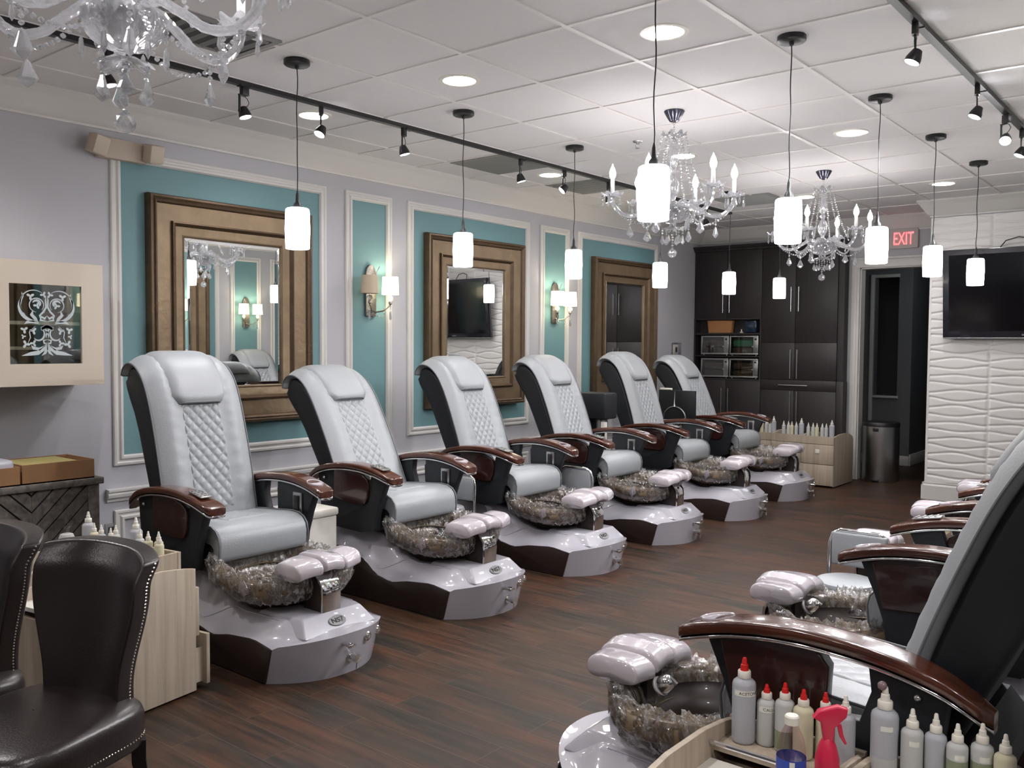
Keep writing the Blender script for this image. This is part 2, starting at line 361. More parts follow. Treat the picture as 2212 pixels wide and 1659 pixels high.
def lamp(name, kind, loc, energy, parent=None, col=(1, 0.95, 0.9), **kw):
    d = bpy.data.lights.new(name, kind); d.energy = energy; d.color = col
    rot = kw.pop('rot', None)
    for k, v in kw.items(): setattr(d, k, v)
    o = bpy.data.objects.new(name, d); COL.objects.link(o); o.location = loc
    if rot: o.rotation_euler = rot
    if parent: o.parent = parent
    return o
def lerp(pts, x):
    if x <= pts[0][0]: return pts[0][1]
    for (a, b), (c, d) in zip(pts, pts[1:]):
        if x <= c: 
            t = (x - a) / (c - a); t = t * t * (3 - 2 * t) * 0.5 + t * 0.5
            return b + (d - b) * t
    return pts[-1][1]
def sm(t): t = max(0, min(1, t)); return t * t * (3 - 2 * t)

# ================================================================== ROOM SHELL
struct(MB().box(XL - 0.15, XO, YF, 12.5, -0.1, 0.0).build('floor', 'floor', smooth=False))
# ceiling with lay-in tiles, grid bars hang a little lower
struct(MB().box(XL - 0.15, XO, YF, YB + 0.02, CEIL, CEIL + 0.1).build('ceiling', 'ceil', smooth=False))
T_ = 0.6096
mb = MB()
for k in range(0, 14):
    x = k * T_
    if x > XL + 0.1: mb.box(x - 0.012, x + 0.012, YF, YB - 0.1, CEIL - 0.006, CEIL + 0.001)
for j in range(-11, 13):
    y = j * T_
    if y < YB - 0.1: mb.box(XL, XO, y - 0.012, y + 0.012, CEIL - 0.0058, CEIL + 0.001)
struct(mb.build('trim_1', 'tbar', smooth=False))
# walls
def holed(name, mat, mk): return struct(mk.build(name, mat, smooth=False))
holed('wall_left', 'wall', MB().box(XL - 0.12, XL, YF, YB + 0.1, 0, CEIL))
DX0, DX1, DZ = 2.12, 3.02, 2.33
mb = MB(); mb.box(XL, DX0, YB, YB + 0.12, 0, CEIL); mb.box(DX1, XR + 0.1, YB, YB + 0.12, 0, CEIL); mb.box(DX0, DX1, YB, YB + 0.12, DZ, CEIL)
holed('wall_back', 'wall', mb)
holed('wall_right', 'wall', MB().box(XR, XR + 0.12, YR, YB, 0, CEIL))
holed('wall_front', 'wall', MB().box(XL - 0.12, XO, YF - 0.12, YF, 0, CEIL))
holed('wall_far_right', 'wall', MB().box(XO, XO + 0.12, YF, YR, 0, CEIL))
holed('wall_side', 'wall', MB().box(XR + 0.12, XO, YR, YR + 0.12, 0, CEIL))
# wall with the wave panels stands forward of the back wall
holed('wall_partition', 'wall', MB().box(XW, XR, YW, YB, 0, CEIL))
def wave(u, v):
    x = XW + u * (XR - XW); z = 0.16 + v * (2.70 - 0.16)
    px = 0.535
    q = (x - XW) / px; fx = q - math.floor(q); pid = math.floor(q)
    ph = 0.9 * pid
    h = 0.0; k0 = int(z / 0.075)
    for k in (k0 - 1, k0, k0 + 1, k0 + 2):
        zc = k * 0.075 + 0.0125 * math.cos(2 * PI * fx + ph * 0.4) * (1 if k % 2 else -1) + 0.006 * math.sin(k * 2.1 + 4 * fx)
        d = (z - zc) / 0.013; h = max(h, math.exp(-(d / 0.62) ** 2))
    h = 0.014 * (1 - h)
    e = min(fx, 1 - fx) * px
    h *= sm(e / 0.025)
    return (x, YW - 0.006 - h, z)
mb = MB(); mb.grid(wave, 230, 420)
struct(mb.build('trim_2', 'wave', ang=180))
struct(MB().box(XW, XW + 0.02, YW - 0.02, YW + 0.1, 0.16, 2.70).build('trim_3', 'wave', smooth=False))
def base_profile(h=0.14, d=0.018): return [(0, 0), (d, 0), (d, h - 0.035), (d * 0.6, h - 0.02), (d * 0.75, h - 0.008), (0, h)]
def crown_profile(hh=0.145, dd=0.115):
    # (outward, z down from ceiling)
    return [(0, -hh - 0.012), (0.014, -hh - 0.012), (0.016, -hh), (0.03, -hh + 0.012), (0.042, -hh + 0.03), (0.058, -hh + 0.052), (0.078, -hh + 0.08), (0.092, -hh + 0.104), (0.10, -hh + 0.11), (dd - 0.006, -0.022), (dd, -0.016), (dd, 0), (0, 0)]
def extr_y(prof, x, sx, y0, y1, z0=0.0): return [((x + sx * a, y0, z0 + c), (x + sx * a, y1, z0 + c)) for a, c in prof]
def run(mb, A, B):
    n = len(A); mb.add(list(A) + list(B), [(i, (i + 1) % n, n + (i + 1) % n, n + i) for i in range(n)] + [tuple(range(n - 1, -1, -1)), tuple(n + i for i in range(n))])
cp = crown_profile()
mb = MB(); run(mb, [(XL + a, YF, CEIL + c) for a, c in cp], [(XL + a, YB - a, CEIL + c) for a, c in cp]); struct(mb.build('trim_4', 'trim', ang=30))
mb = MB(); run(mb, [(XL + a, YB - a, CEIL + c) for a, c in cp], [(XW - a, YB - a, CEIL + c) for a, c in cp]); struct(mb.build('trim_5', 'trim', ang=30))
mb = MB(); run(mb, [(XW - a, YB - a, CEIL + c) for a, c in cp], [(XW - a, YW - a, CEIL + c) for a, c in cp]); run(mb, [(XW - a, YW - a, CEIL + c) for a, c in cp], [(XR - a, YW - a, CEIL + c) for a, c in cp]); struct(mb.build('trim_6', 'trim', ang=30))
mb = MB(); run(mb, [(XR - a, YR, CEIL + c) for a, c in cp], [(XR - a, YW - a, CEIL + c) for a, c in cp]); struct(mb.build('trim_7', 'trim', ang=30))
bp = base_profile()
mb = MB(); run(mb, [(XL + a, YF, c) for a, c in bp], [(XL + a, YB, c) for a, c in bp]); struct(mb.build('baseboard_left', 'trim', ang=30))
mb = MB(); run(mb, [(XR - a, YR, c) for a, c in bp], [(XR - a, YW, c) for a, c in bp]); struct(mb.build('baseboard_right', 'trim', ang=30))
bp2 = base_profile(0.17, 0.03)
mb = MB(); run(mb, [(XW - 0.01, YW - a, c) for a, c in bp2], [(XR, YW - a, c) for a, c in bp2]); run(mb, [(XW - a, YW - 0.02, c) for a, c in bp2], [(XW - a, YB, c) for a, c in bp2]); struct(mb.build('baseboard_partition', 'trim', ang=30))
# door casing and hallway behind
mb = MB(); cw = 0.085
mb.bbox(DX0 - cw, DX0, YB - 0.03, YB, 0, DZ + 0.001, 0.004); mb.bbox(DX0 - cw, DX1, YB - 0.03, YB, DZ, DZ + cw, 0.004); mb.bbox(DX0 - cw - 0.01, DX1, YB - 0.042, YB, DZ + cw, DZ + cw + 0.025, 0.004)
mb.box(DX0 - 0.001, DX0 + 0.012, YB - 0.005, YB + 0.13, 0, DZ); mb.box(DX0, DX1, YB - 0.005, YB + 0.13, DZ - 0.012, DZ)
mb.bbox(DX0 - cw * 0.72, DX0 - cw * 0.3, YB - 0.036, YB - 0.02, 0, DZ, 0.003)
struct(mb.build('trim_8', 'trim', ang=30))
mb = MB()
HY = 9.0
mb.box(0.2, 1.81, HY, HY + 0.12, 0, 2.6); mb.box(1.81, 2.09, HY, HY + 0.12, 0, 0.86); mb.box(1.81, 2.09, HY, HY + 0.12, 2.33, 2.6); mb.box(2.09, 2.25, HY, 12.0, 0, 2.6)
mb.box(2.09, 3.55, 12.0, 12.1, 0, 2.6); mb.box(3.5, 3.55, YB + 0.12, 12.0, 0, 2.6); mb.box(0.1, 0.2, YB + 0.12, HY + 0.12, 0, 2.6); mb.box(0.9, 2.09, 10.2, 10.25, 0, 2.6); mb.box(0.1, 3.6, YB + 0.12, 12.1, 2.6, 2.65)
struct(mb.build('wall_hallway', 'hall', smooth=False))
mb = MB()
mb.bbox(1.755, 1.80, HY - 0.03, HY - 0.0, 0, 2.37, 0.004); mb.bbox(1.80, 2.10, HY - 0.02, HY, 2.33, 2.37, 0.004); mb.bbox(1.80, 2.11, HY - 0.03, HY, 0.83, 0.86, 0.004)
mb.bbox(2.25, 2.27, HY, 12.0, 0, 0.14, 0.004); mb.bbox(0.2, 2.25, HY - 0.018, HY, 0, 0.12, 0.004)
struct(mb.build('trim_9', 'trim', ang=30))
struct(MB().bbox(2.5, 3.35, 11.95, 11.99, 0, 2.1, 0.003).build('door_1', 'hall', smooth=False))

# panel mouldings + teal fields on both long walls, chair rail
MP = [(0, 0.0), (0.0, 0.010), (0.006, 0.016), (0.018, 0.018), (0.026, 0.012), (0.034, 0.012), (0.044, 0.022), (0.056, 0.022), (0.065, 0.010), (0.065, 0.0)]   # (inward across, out of wall)
def moulding(mb, xw, sx, y0, y1, z0, z1):
    n = len(MP)
    rings = []
    for (cy, cz, dy, dz) in ((y0, z0, 1, 1), (y1, z0, -1, 1), (y1, z1, -1, -1), (y0, z1, 1, -1)):
        rings.append([(xw + sx * h, cy + dy * a, cz + dz * a) for a, h in MP])
    vs = [p for r in rings for p in r]; fs = []
    for i in range(4):
        j = (i + 1) % 4
        for k in range(n - 1): fs.append((i * n + k, i * n + k + 1, j * n + k + 1, j * n + k))
    mb.add(vs, fs)
PANELS = [(0.0, 1.61), (1.79, 2.26), (2.43, 4.015), (4.18, 4.655), (4.81, 6.385)]
ti = 10
for xw, sx in ((XL, 1), (XR, -1)):
    mb = MB(); tb = MB()
    for y0, y1 in PANELS:
        moulding(mb, xw, sx, y0, y1, 0.725, 2.61)
        a, b = sorted((xw, xw + sx * 0.004)); tb.box(a, b, y0 + 0.06, y1 - 0.06, 0.785, 2.55)
    rp = [(0, 0), (0.012, 0.004), (0.014, 0.018), (0.03, 0.03), (0.034, 0.048), (0.03, 0.058), (0.04, 0.066), (0.04, 0.078), (0, 0.082)]
    run(mb, [(xw + sx * a, -0.045 if sx > 0 else YR, 0.51 + c) for a, c in rp], [(xw + sx * a, 6.55 if sx < 0 else 7.2, 0.51 + c) for a, c in rp])
    for y0, y1 in PANELS:
        moulding(mb, xw, sx, y0, y1, 0.19, 0.46)
    struct(mb.build('trim_%d' % ti, 'trim', ang=30)); ti += 1
    struct(tb.build('trim_%d' % ti, 'teal', smooth=False)); ti += 1
# ceiling registers
def register(x, y, w, d, label, group, dark=True, nsl=9, alongx=True):
    t = thing('ceiling_vent', label, 'vent', (x, y, CEIL - 0.002), 0, group)
    m = MB(); b = 0.03
    m.box(-w / 2, w / 2, -d / 2, -d / 2 + b, -0.008, 0); m.box(-w / 2, w / 2, d / 2 - b, d / 2, -0.008, 0); m.box(-w / 2, -w / 2 + b, -d / 2 + b, d / 2 - b, -0.008, 0); m.box(w / 2 - b, w / 2, -d / 2 + b, d / 2 - b, -0.008, 0)
    m.build('frame', 'ventgrey', t, smooth=False)
    MB().box(-w / 2 + b, w / 2 - b, -d / 2 + b, d / 2 - b, -0.003, -0.001).build('backing', 'ventdark', t, smooth=False)
    m = MB()
    for i in range(nsl):
        if alongx:
            yy = -d / 2 + b + (i + 0.5) * (d - 2 * b) / nsl; m.box(-w / 2 + b, w / 2 - b, -0.001, 0.001, -0.012, 0.012, Tr(0, yy, -0.008) @ Rx(0.9))
        else:
            xx = -w / 2 + b + (i + 0.5) * (w - 2 * b) / nsl; m.box(-0.001, 0.001, -d / 2 + b, d / 2 - b, -0.012, 0.012, Tr(xx, 0, -0.008) @ Ry(0.9))
    m.build('louvre', 'ventgrey' if not dark else 'ventgrey', t, smooth=False)
    return t
register(0.915, 2.743, 0.58, 0.58, 'grey square ceiling vent between the first and second track spots past the middle pendant', None, nsl=14)
register(0.915, 3.96, 0.58, 0.58, 'pale ceiling diffuser left of the third small pendant', None, nsl=6)
register(1.72, 5.5, 0.56, 0.56, 'grey ceiling vent behind the middle chandelier', None, nsl=8)
register(1.72, -0.33, 0.36, 0.58, 'dark slatted ceiling vent behind the nearest chandelier', None, nsl=7)

# ================================================================== LIGHTS
def make_pendant():
    t = thing('pendant_lamp', '', 'pendant lamp')
    MB().lathe([(0.062, 0), (0.064, -0.004), (0.064, -0.022), (0.058, -0.027), (0.012, -0.028), (0.010, -0.04), (0.004, -0.045)], 28).build('canopy', 'black', t)
    pts = [(0.003 * math.sin(i * 0.9) * (1 if 0 < i < 12 else 0), 0.002 * math.sin(i * 1.3) * (1 if 0 < i < 12 else 0), -0.03 - i * (0.63 / 12)) for i in range(13)]
    MB().tube(pts, 0.0028, 6).build('cord', 'black', t)
    MB().lathe([(0.003, -0.640), (0.008, -0.66), (0.010, -0.695), (0.020, -0.708), (0.022, -0.728), (0.006, -0.730)], 20).build('socket', 'black', t)
    MB().lathe([(0.02, -0.727), (0.050, -0.727), (0.056, -0.731), (0.0585, -0.738), (0.0615, -0.83), (0.0585, -0.925), (0.055, -0.928), (0.052, -0.925), (0.054, -0.83), (0.052, -0.74), (0.02, -0.736)], 36, cap=False).build('lamp_shade', 'opal', t)
    lamp('bulb', 'POINT', (0, 0, -0.86), 3.0, t, (1, 0.97, 0.95), shadow_soft_size=0.025)
    return t
P0 = make_pendant()
PL = [(1.72, 0.18, 'opal glass pendant nearest the camera in the left row, before the big gold mirror'),
      (1.715, 1.41, 'opal glass pendant hanging before the middle gold mirror'),
      (1.70, 2.59, 'opal glass pendant right of the second wall sconce'),
      (1.71, 3.79, 'opal glass pendant below the middle chandelier, against the third mirror edge'),
      (1.75, 4.97, 'opal glass pendant before the left half of the dark cabinets'),
      (1.84, 5.9, 'smallest opal glass pendant, before the middle of the dark cabinets'),
      (3.66, 0.33, 'largest opal glass pendant, hanging in front of the middle chandelier'),
      (3.77, 1.345, 'opal glass pendant just left of the far chandelier'),
      (3.78, 2.59, 'opal glass pendant left of the lit exit sign'),
      (3.78, 3.765, 'opal glass pendant at the edge of the white wave wall'),
      (3.81, 4.86, 'opal glass pendant in front of the wall television')]
for i, (x, y, lb) in enumerate(PL):
    o = P0 if i == 0 else copy_tree(P0)
    o.location = (x, y, CEIL); o.rotation_euler.z = i * 0.7; o['label'] = lb; o['group'] = 'pendant lamps in two rows over the chairs'
def make_downlight():
    t = thing('recessed_light', '', 'ceiling light')
    MB().lathe([(0.085, 0.0), (0.088, -0.006), (0.108, -0.006), (0.110, -0.001), (0.110, 0)], 36, cap=False).build('trim_ring', 'whitecap', t)
    MB().lathe([(0.001, 0.0), (0.086, 0.0), (0.086, -0.0015), (0.001, -0.0015)], 32, cap=False).build('lens', 'down', t)
    lamp('bulb', 'SPOT', (0, 0, -0.02), P_DOWN, t, (1, 0.96, 0.95), shadow_soft_size=0.07, spot_size=2.5, spot_blend=0.6)
    return t
D0 = make_downlight()
DL = [(0.93, 0.91, 'round recessed ceiling light behind the cord of the nearest left pendant'), (2.13, 0.92, 'round recessed ceiling light left of the second left pendant canopy'),
      (3.35, 0.937, 'large round recessed ceiling light crossed by the cord of the largest pendant'), (0.934, 3.33, 'round recessed ceiling light between two ceiling vents on the left'),
      (2.15, 3.33, 'round recessed ceiling light behind the middle chandelier chains'), (3.366, 3.348, 'round recessed ceiling light between the second and third right pendant cords'),
      (0.93, 5.67, 'round recessed ceiling light in the far left corner of the ceiling'), (2.175, 5.64, 'round recessed ceiling light left of the far chandelier'),
      (3.37, 5.67, 'round recessed ceiling light between the two rightmost pendant cords'), (4.58, 0.93, 'round recessed ceiling light over the right row of chairs, near end'), (4.58, 3.34, 'round recessed ceiling light over the right row of chairs, far end')]
FRONT_FILL = [(x, y) for y in (-1.49, -3.9) for x in (0.93, 3.8, 5.9)] + [(6.9, -2.6)]  # unseen downlights added as fill for the surfaces facing the camera
DL += [(x, y, 'recessed fill light added in the unseen front of the salon') for x, y in FRONT_FILL]
FRL = [k for k in kids(D0) if k.type == 'LIGHT'][0].data.copy(); FRL.energy = P_FRONT
for i, (x, y, lb) in enumerate(DL):
    o = D0 if i == 0 else copy_tree(D0)
    o.location = (x, y, CEIL - 0.0005); o['label'] = lb
    if y < -1:
        for k in kids(o):
            if k.type == 'LIGHT': k.data = FRL
    o['group'] = 'recessed ceiling lights'
# tracks
def track(name, x, y0, y1, label):
    o = MB().box(x - 0.018, x + 0.018, y0, y1, CEIL - 0.03, CEIL - 0.006)
    n = int((y1 - y0) / 1.22)
    for k in range(n + 1):
        yy = y0 + 0.1 + k * 1.22; o.box(x - 0.02, x + 0.02, yy - 0.03, yy + 0.03, CEIL - 0.034, CEIL - 0.02)
    tag(o.build(name, 'black', smooth=False), label, 'track')
track('light_track', 1.213, -1.1, 6.1, 'long black lighting track along the left side of the ceiling')
track('light_track', 4.275, 0.2, 6.1, 'black lighting track at the top right of the picture')
def make_spot():
    t = thing('track_spotlight', '', 'spotlight')
    MB().bbox(-0.013, 0.013, -0.024, 0.024, -0.048, 0.0, 0.003).build('adapter', 'black', t)
    m = MB(); m.bbox(-0.004, 0.004, -0.042, -0.030, -0.145, -0.05, 0.002); m.bbox(-0.006, 0.006, -0.042, 0.006, -0.056, -0.047, 0.002); m.bbox(-0.006, 0.006, -0.042, -0.02, -0.14, -0.128, 0.002)
    m.build('yoke', 'black', t)
    MB().tube([(0, 0.0, -0.05), (0, 0.022, -0.062), (0, 0.034, -0.082), (0, 0.02, -0.10), (0, 0.005, -0.108)], 0.0022, 5).build('wire', 'black', t)
    h = MB().lathe([(0.012, 0.032), (0.02, 0.028), (0.03, 0.0), (0.033, -0.012), (0.033, -0.026), (0.029, -0.026), (0.029, -0.022)], 20, cap=False).build('lamp_head', 'black', t, loc=(0, -0.002, -0.138))
    MB().lathe([(0.001, -0.024), (0.030, -0.024), (0.030, -0.0262), (0.001, -0.0262)], 20, cap=False).build('lens', 'lens', h)
    lamp('bulb', 'SPOT', (0, 0, -0.035), P_SPOT, h, (0.95, 0.95, 1.0), shadow_soft_size=0.02, spot_size=0.95, spot_blend=0.5)
    return t
S0 = make_spot()
SP = [(1.2, -0.518, 0.35, 0.3, 'track spotlight seen through the crystals of the nearest chandelier'), (1.2, 0.224, 0.3, 0.1, 'track spotlight hanging below the nearest chandelier\'s right arm'),
      (1.2, 0.738, -0.5, 0.3, 'unlit looking track spotlight in front of a round ceiling light'), (1.2, 1.40, 0.35, 0.0, 'track spotlight between the first two left pendants'),
      (1.2, 2.591, 0.4, 0.1, 'track spotlight in front of the grey square ceiling vent'), (1.2, 3.14, -0.9, 0.0, 'track spotlight turned to the wall beside a round ceiling light'),
      (1.21, 3.783, 0.4, 0.1, 'track spotlight left of the middle chandelier bulbs'), (1.21, 5.55, 0.3, 0.0, 'small track spotlight in the far left corner, above the fifth pendant'),
      (4.275, 1.427, 0.25, 0.25, 'track spotlight nearest the camera on the right track'), (4.275, 2.578, 0.2, 0.25, 'second track spotlight on the right track'),
      (4.27, 3.327, -0.75, 0.5, 'third track spotlight on the right track, tilted with a warm glow'), (4.27, 3.794, 0.15, 0.2, 'track spotlight at the right edge of the picture')]
SPL = [k for q in kids(S0) for k in kids(q) if k.type == 'LIGHT'][0].data; SPR = SPL.copy(); SPR.energy = 48.0; SPR.spot_size = 2.3; SPR.spot_blend = 0.8; SPL.spot_size = 1.5
for i, (x, y, tx, tz, lb) in enumerate(SP):
    o = S0 if i == 0 else copy_tree(S0)
    sx = -1 if x < 2 else 1
    o.location = (1.213 if x < 2 else 4.275, y, CEIL - 0.03); o['label'] = lb; o['group'] = 'spotlights clipped to the ceiling tracks'
    RTK = x > 2
    o.rotation_euler.z = (0.5 if i in (0, 3, 4) else (-2.2 if i in (2, 5, 10) else 0.2)) + (PI if sx > 0 and i != 10 else 0)
    for c in kids(o):
        if c.name.startswith('lamp_head') and RTK:
            for g in kids(c):
                if g.type == 'LIGHT': g.data = SPR
        if c.name.startswith('lamp_head'):
            c.rotation_euler = (0.12 if abs(tx) < 0.45 else tz, (-0.42 if RTK else -0.25) if abs(tx) < 0.45 else tx * 0.9, 0)

# ---- chandelier
def drop(m, x, y, z, h=0.05, w=0.014, T=None):
    m.lathe([(0.0012, 0), (w * 0.35, -h * 0.12), (w * 0.6, -h * 0.35), (w, -h * 0.68), (w * 0.55, -h * 0.88), (0.0008, -h)], 6, Tr(x, y, z) @ Rz(x * 30 + y * 17), cap=False, sy=0.55)
def spike(m, x, y, z, h=0.05, w=0.007):
    m.lathe([(0.001, 0), (w * 0.6, -h * 0.12), (w, -h * 0.72), (0.0006, -h)], 6, Tr(x, y, z) @ Rz(x * 30), cap=False)
def bead(m, p, r):
    m.lathe([(0.0008, r * 0.95), (r * 0.8, r * 0.45), (r, 0), (r * 0.8, -r * 0.45), (0.0008, -r * 0.95)], 6, Tr(*p) @ Rz(p[0] * 40 + p[2] * 60), cap=False)
def strand(pts_fn, n, r):
    m = MB()
    for i in range(n): bead(m, pts_fn(i / (n - 1)), r)
    return m
def make_chandelier():
    t = thing('crystal_chandelier', '', 'chandelier')
    # z relative to ceiling
    m = MB(); m.lathe([(0.060, 0), (0.062, -0.004), (0.055, -0.018), (0.042, -0.040), (0.028, -0.062), (0.018, -0.066), (0.001, -0.066)], 24, cap=False)
    m.build('canopy', 'pierced', t, ang=20)
    m = MB()
    for i in range(5): m.lathe([(0.0075, 0.002), (0.0095, 0), (0.0075, -0.002), (0.0055, 0), (0.0075, 0.002)], 10, Tr(0, 0, -0.075 - i * 0.014) @ Rz(i * PI / 2) @ Rx(PI / 2), cap=False, sx=0.7)
    m.build('chain', 'chrome', t)
    def scallop(r0, r1, z0, z1, n=10, amp=0.012, seg=60, thick=0.003, rows=6):
        mm = MB()
        def f(u, v):
            a = 2 * PI * v; w = u if u <= 0.5 else 1 - u; w *= 2
            r = r0 + (r1 - r0) * w; z = z0 + (z1 - z0) * w * w - (thick if u > 0.5 else 0)
            r *= 1 + 0.10 * w * math.cos(n * a); z += amp * w * w * math.cos(n * a)
            return (r * math.cos(a), r * math.sin(a), z)
        mm.grid(f, rows * 2 + 1, seg, close_v=True); return mm
    scallop(0.01, 0.072, -0.15, -0.135, 8).build('crown_dish', 'crystal', t, ang=25)
    m = MB()
    m.lathe([(0.008, -0.14), (0.016, -0.15), (0.010, -0.162), (0.020, -0.175), (0.024, -0.19), (0.014, -0.205), (0.016, -0.22), (0.030, -0.275), (0.026, -0.315), (0.012, -0.34), (0.020, -0.35), (0.024, -0.365), (0.012, -0.378), (0.022, -0.40), (0.036, -0.44), (0.036, -0.475), (0.018, -0.51), (0.014, -0.53), (0.03, -0.545), (0.032, -0.60), (0.012, -0.61)], 16, cap=False)
    m.build('column', 'crystal', t, ang=25)
    # bowl
    m = MB()
    def bowl(u, v):
        a = 2 * PI * v; q = u * PI * 0.5
        r = 0.02 + 0.078 * math.sin(q * 1.05); z = -0.665 + 0.085 * (1 - math.cos(q))
        r *= 1 + 0.05 * math.cos(12 * a); return (r * math.cos(a), r * math.sin(a), z)
    m.grid(bowl, 10, 72, close_v=True)
    def bowl2(u, v):
        p = bowl(u, v); return (p[0] * 0.94, p[1] * 0.94, p[2] + 0.006)
    m.grid(bowl2, 10, 72, close_v=True)
    m.build('bowl', 'crystal', t, ang=20)
    scallop(0.008, 0.066, -0.685, -0.70, 8, -0.006).build('lower_dish', 'crystal', t, ang=25)
    # centre pendant ball
    m = strand(lambda s: (0, 0, -0.70 - 0.115 * s), 8, 0.0075); m.build('bead_strand', 'crystal', t, smooth=False)
    bm = bmesh.new(); bmesh.ops.create_icosphere(bm, subdivisions=2, radius=0.027); MB().bm(bm, Tr(0, 0, -0.845)).build('crystal_ball', 'crystal', t, smooth=False)
    for k in range(6):
        a = 2 * PI * k / 6 + 0.33; ca, sa = math.cos(a), math.sin(a)
        R = lambda r, z: (r * ca, r * sa, z)
        # arm: rises from hub, swoops down and out, up to the dish
        key = [(0.025, -0.585), (0.055, -0.555), (0.095, -0.545), (0.13, -0.565), (0.165, -0.585), (0.205, -0.612), (0.255, -0.622), (0.305, -0.608), (0.345, -0.568), (0.36, -0.53), (0.362, -0.50)]
        pts = []
        for i in range(len(key) - 1):
            p0 = key[max(0, i - 1)]; p1 = key[i]; p2 = key[i + 1]; p3 = key[min(len(key) - 1, i + 2)]
            for s in (0, 0.33, 0.66):
                pts.append(R(*[0.5 * ((2 * b) + (-a_ + c) * s + (2 * a_ - 5 * b + 4 * c - d) * s * s + (-a_ + 3 * b - 3 * c + d) * s ** 3) for a_, b, c, d in zip(p0, p1, p2, p3)]))
        pts.append(R(*key[-1]))
        MB().tube(pts, [0.0125 + 0.0015 * (i % 2) for i in range(len(pts))], 7).build('arm', 'crystal', t, smooth=False)
        TT = Tr(0.362 * ca, 0.362 * sa, 0)
        mm = scallop(0.006, 0.064, -0.502, -0.488, 7, 0.009, seg=49, rows=5); mm2 = MB(); mm2.add(mm.v, mm.f, TT); mm2.build('drip_dish', 'crystal', t, ang=25)
        MB().lathe([(0.012, -0.50), (0.0125, -0.41), (0.010, -0.407)], 14, TT).build('candle', 'candle', t)
        MB().lathe([(0.006, -0.408), (0.018, -0.385), (0.020, -0.368), (0.014, -0.343), (0.005, -0.325), (0.001, -0.312)], 14, TT, cap=False).build('bulb', 'bulb', t)
        # bead swag from crown to dish and to the bowl
        def sw(s, k=k): 
            r = 0.07 + (0.20 - 0.07) * s ** 1.2; z = -0.14 - 0.405 * s - 0.02 * math.sin(PI * s); return (r * ca, r * sa, z)
        strand(sw, 26, 0.0075).build('bead_strand', 'crystal', t, smooth=False)
        a2 = a + PI / 6
        def sw2(s): 
            r = 0.30 * (1 - s) + 0.085 * s; aa = a * (1 - s) + a2 * s; z = -0.625 + 0.03 * s - 0.06 * math.sin(PI * s); return (r * math.cos(aa), r * math.sin(aa), z)
        strand(sw2, 17, 0.0075).build('bead_strand', 'crystal', t, smooth=False)
        # drops: under arm, under dish, under bowl
        m = MB()
        for i in range(3): bead(m, R(0.255, -0.642 - i * 0.015), 0.0075)
        drop(m, 0.255 * ca, 0.255 * sa, -0.683, 0.070, 0.026); m.build('crystal_drop', 'crystal', t, smooth=False)
        for j in range(5):
            b = a + (j - 2) * 1.2; x = 0.362 * ca + 0.058 * math.cos(b); y = 0.362 * sa + 0.058 * math.sin(b)
            m = MB(); bead(m, (x, y, -0.502), 0.007)
            if j % 2 == 0: bead(m, (x, y, -0.516), 0.006)
            spike(m, x, y, -0.509 - (0.014 if j % 2 == 0 else 0), 0.050, 0.0085)
            m.build('crystal_drop', 'crystal', t, smooth=False)
        m = MB(); x = 0.098 * math.cos(a2); y = 0.098 * math.sin(a2)
        for i in range(3): bead(m, (x, y, -0.60 - i * 0.016), 0.0075)
        spike(m, x, y, -0.645, 0.06, 0.009); m.build('crystal_drop', 'crystal', t, smooth=False)
        m = MB(); x = 0.060 * ca; y = 0.060 * sa
        for i in range(2): bead(m, (x, y, -0.71 - i * 0.014), 0.0065)
        drop(m, x, y, -0.736, 0.056, 0.022); m.build('crystal_drop', 'crystal', t, smooth=False)
    return t
C0 = make_chandelier(); C0.location = (2.72, 2.17, CEIL); C0.rotation_euler.z = 0.31; tag(C0, 'crystal chandelier partly hidden behind the largest pendant', None, 'crystal chandeliers')
c = copy_tree(C0); c.location = (2.76, 4.53, CEIL); c.rotation_euler.z = 0.225; tag(c, 'crystal chandelier farthest away, in front of the dark cabinets and doorway')
c = copy_tree(C0); c.location = (3.19, -1.475, CEIL); c.rotation_euler.z = 0.28; tag(c, 'large near crystal chandelier cut off by the top left corner')

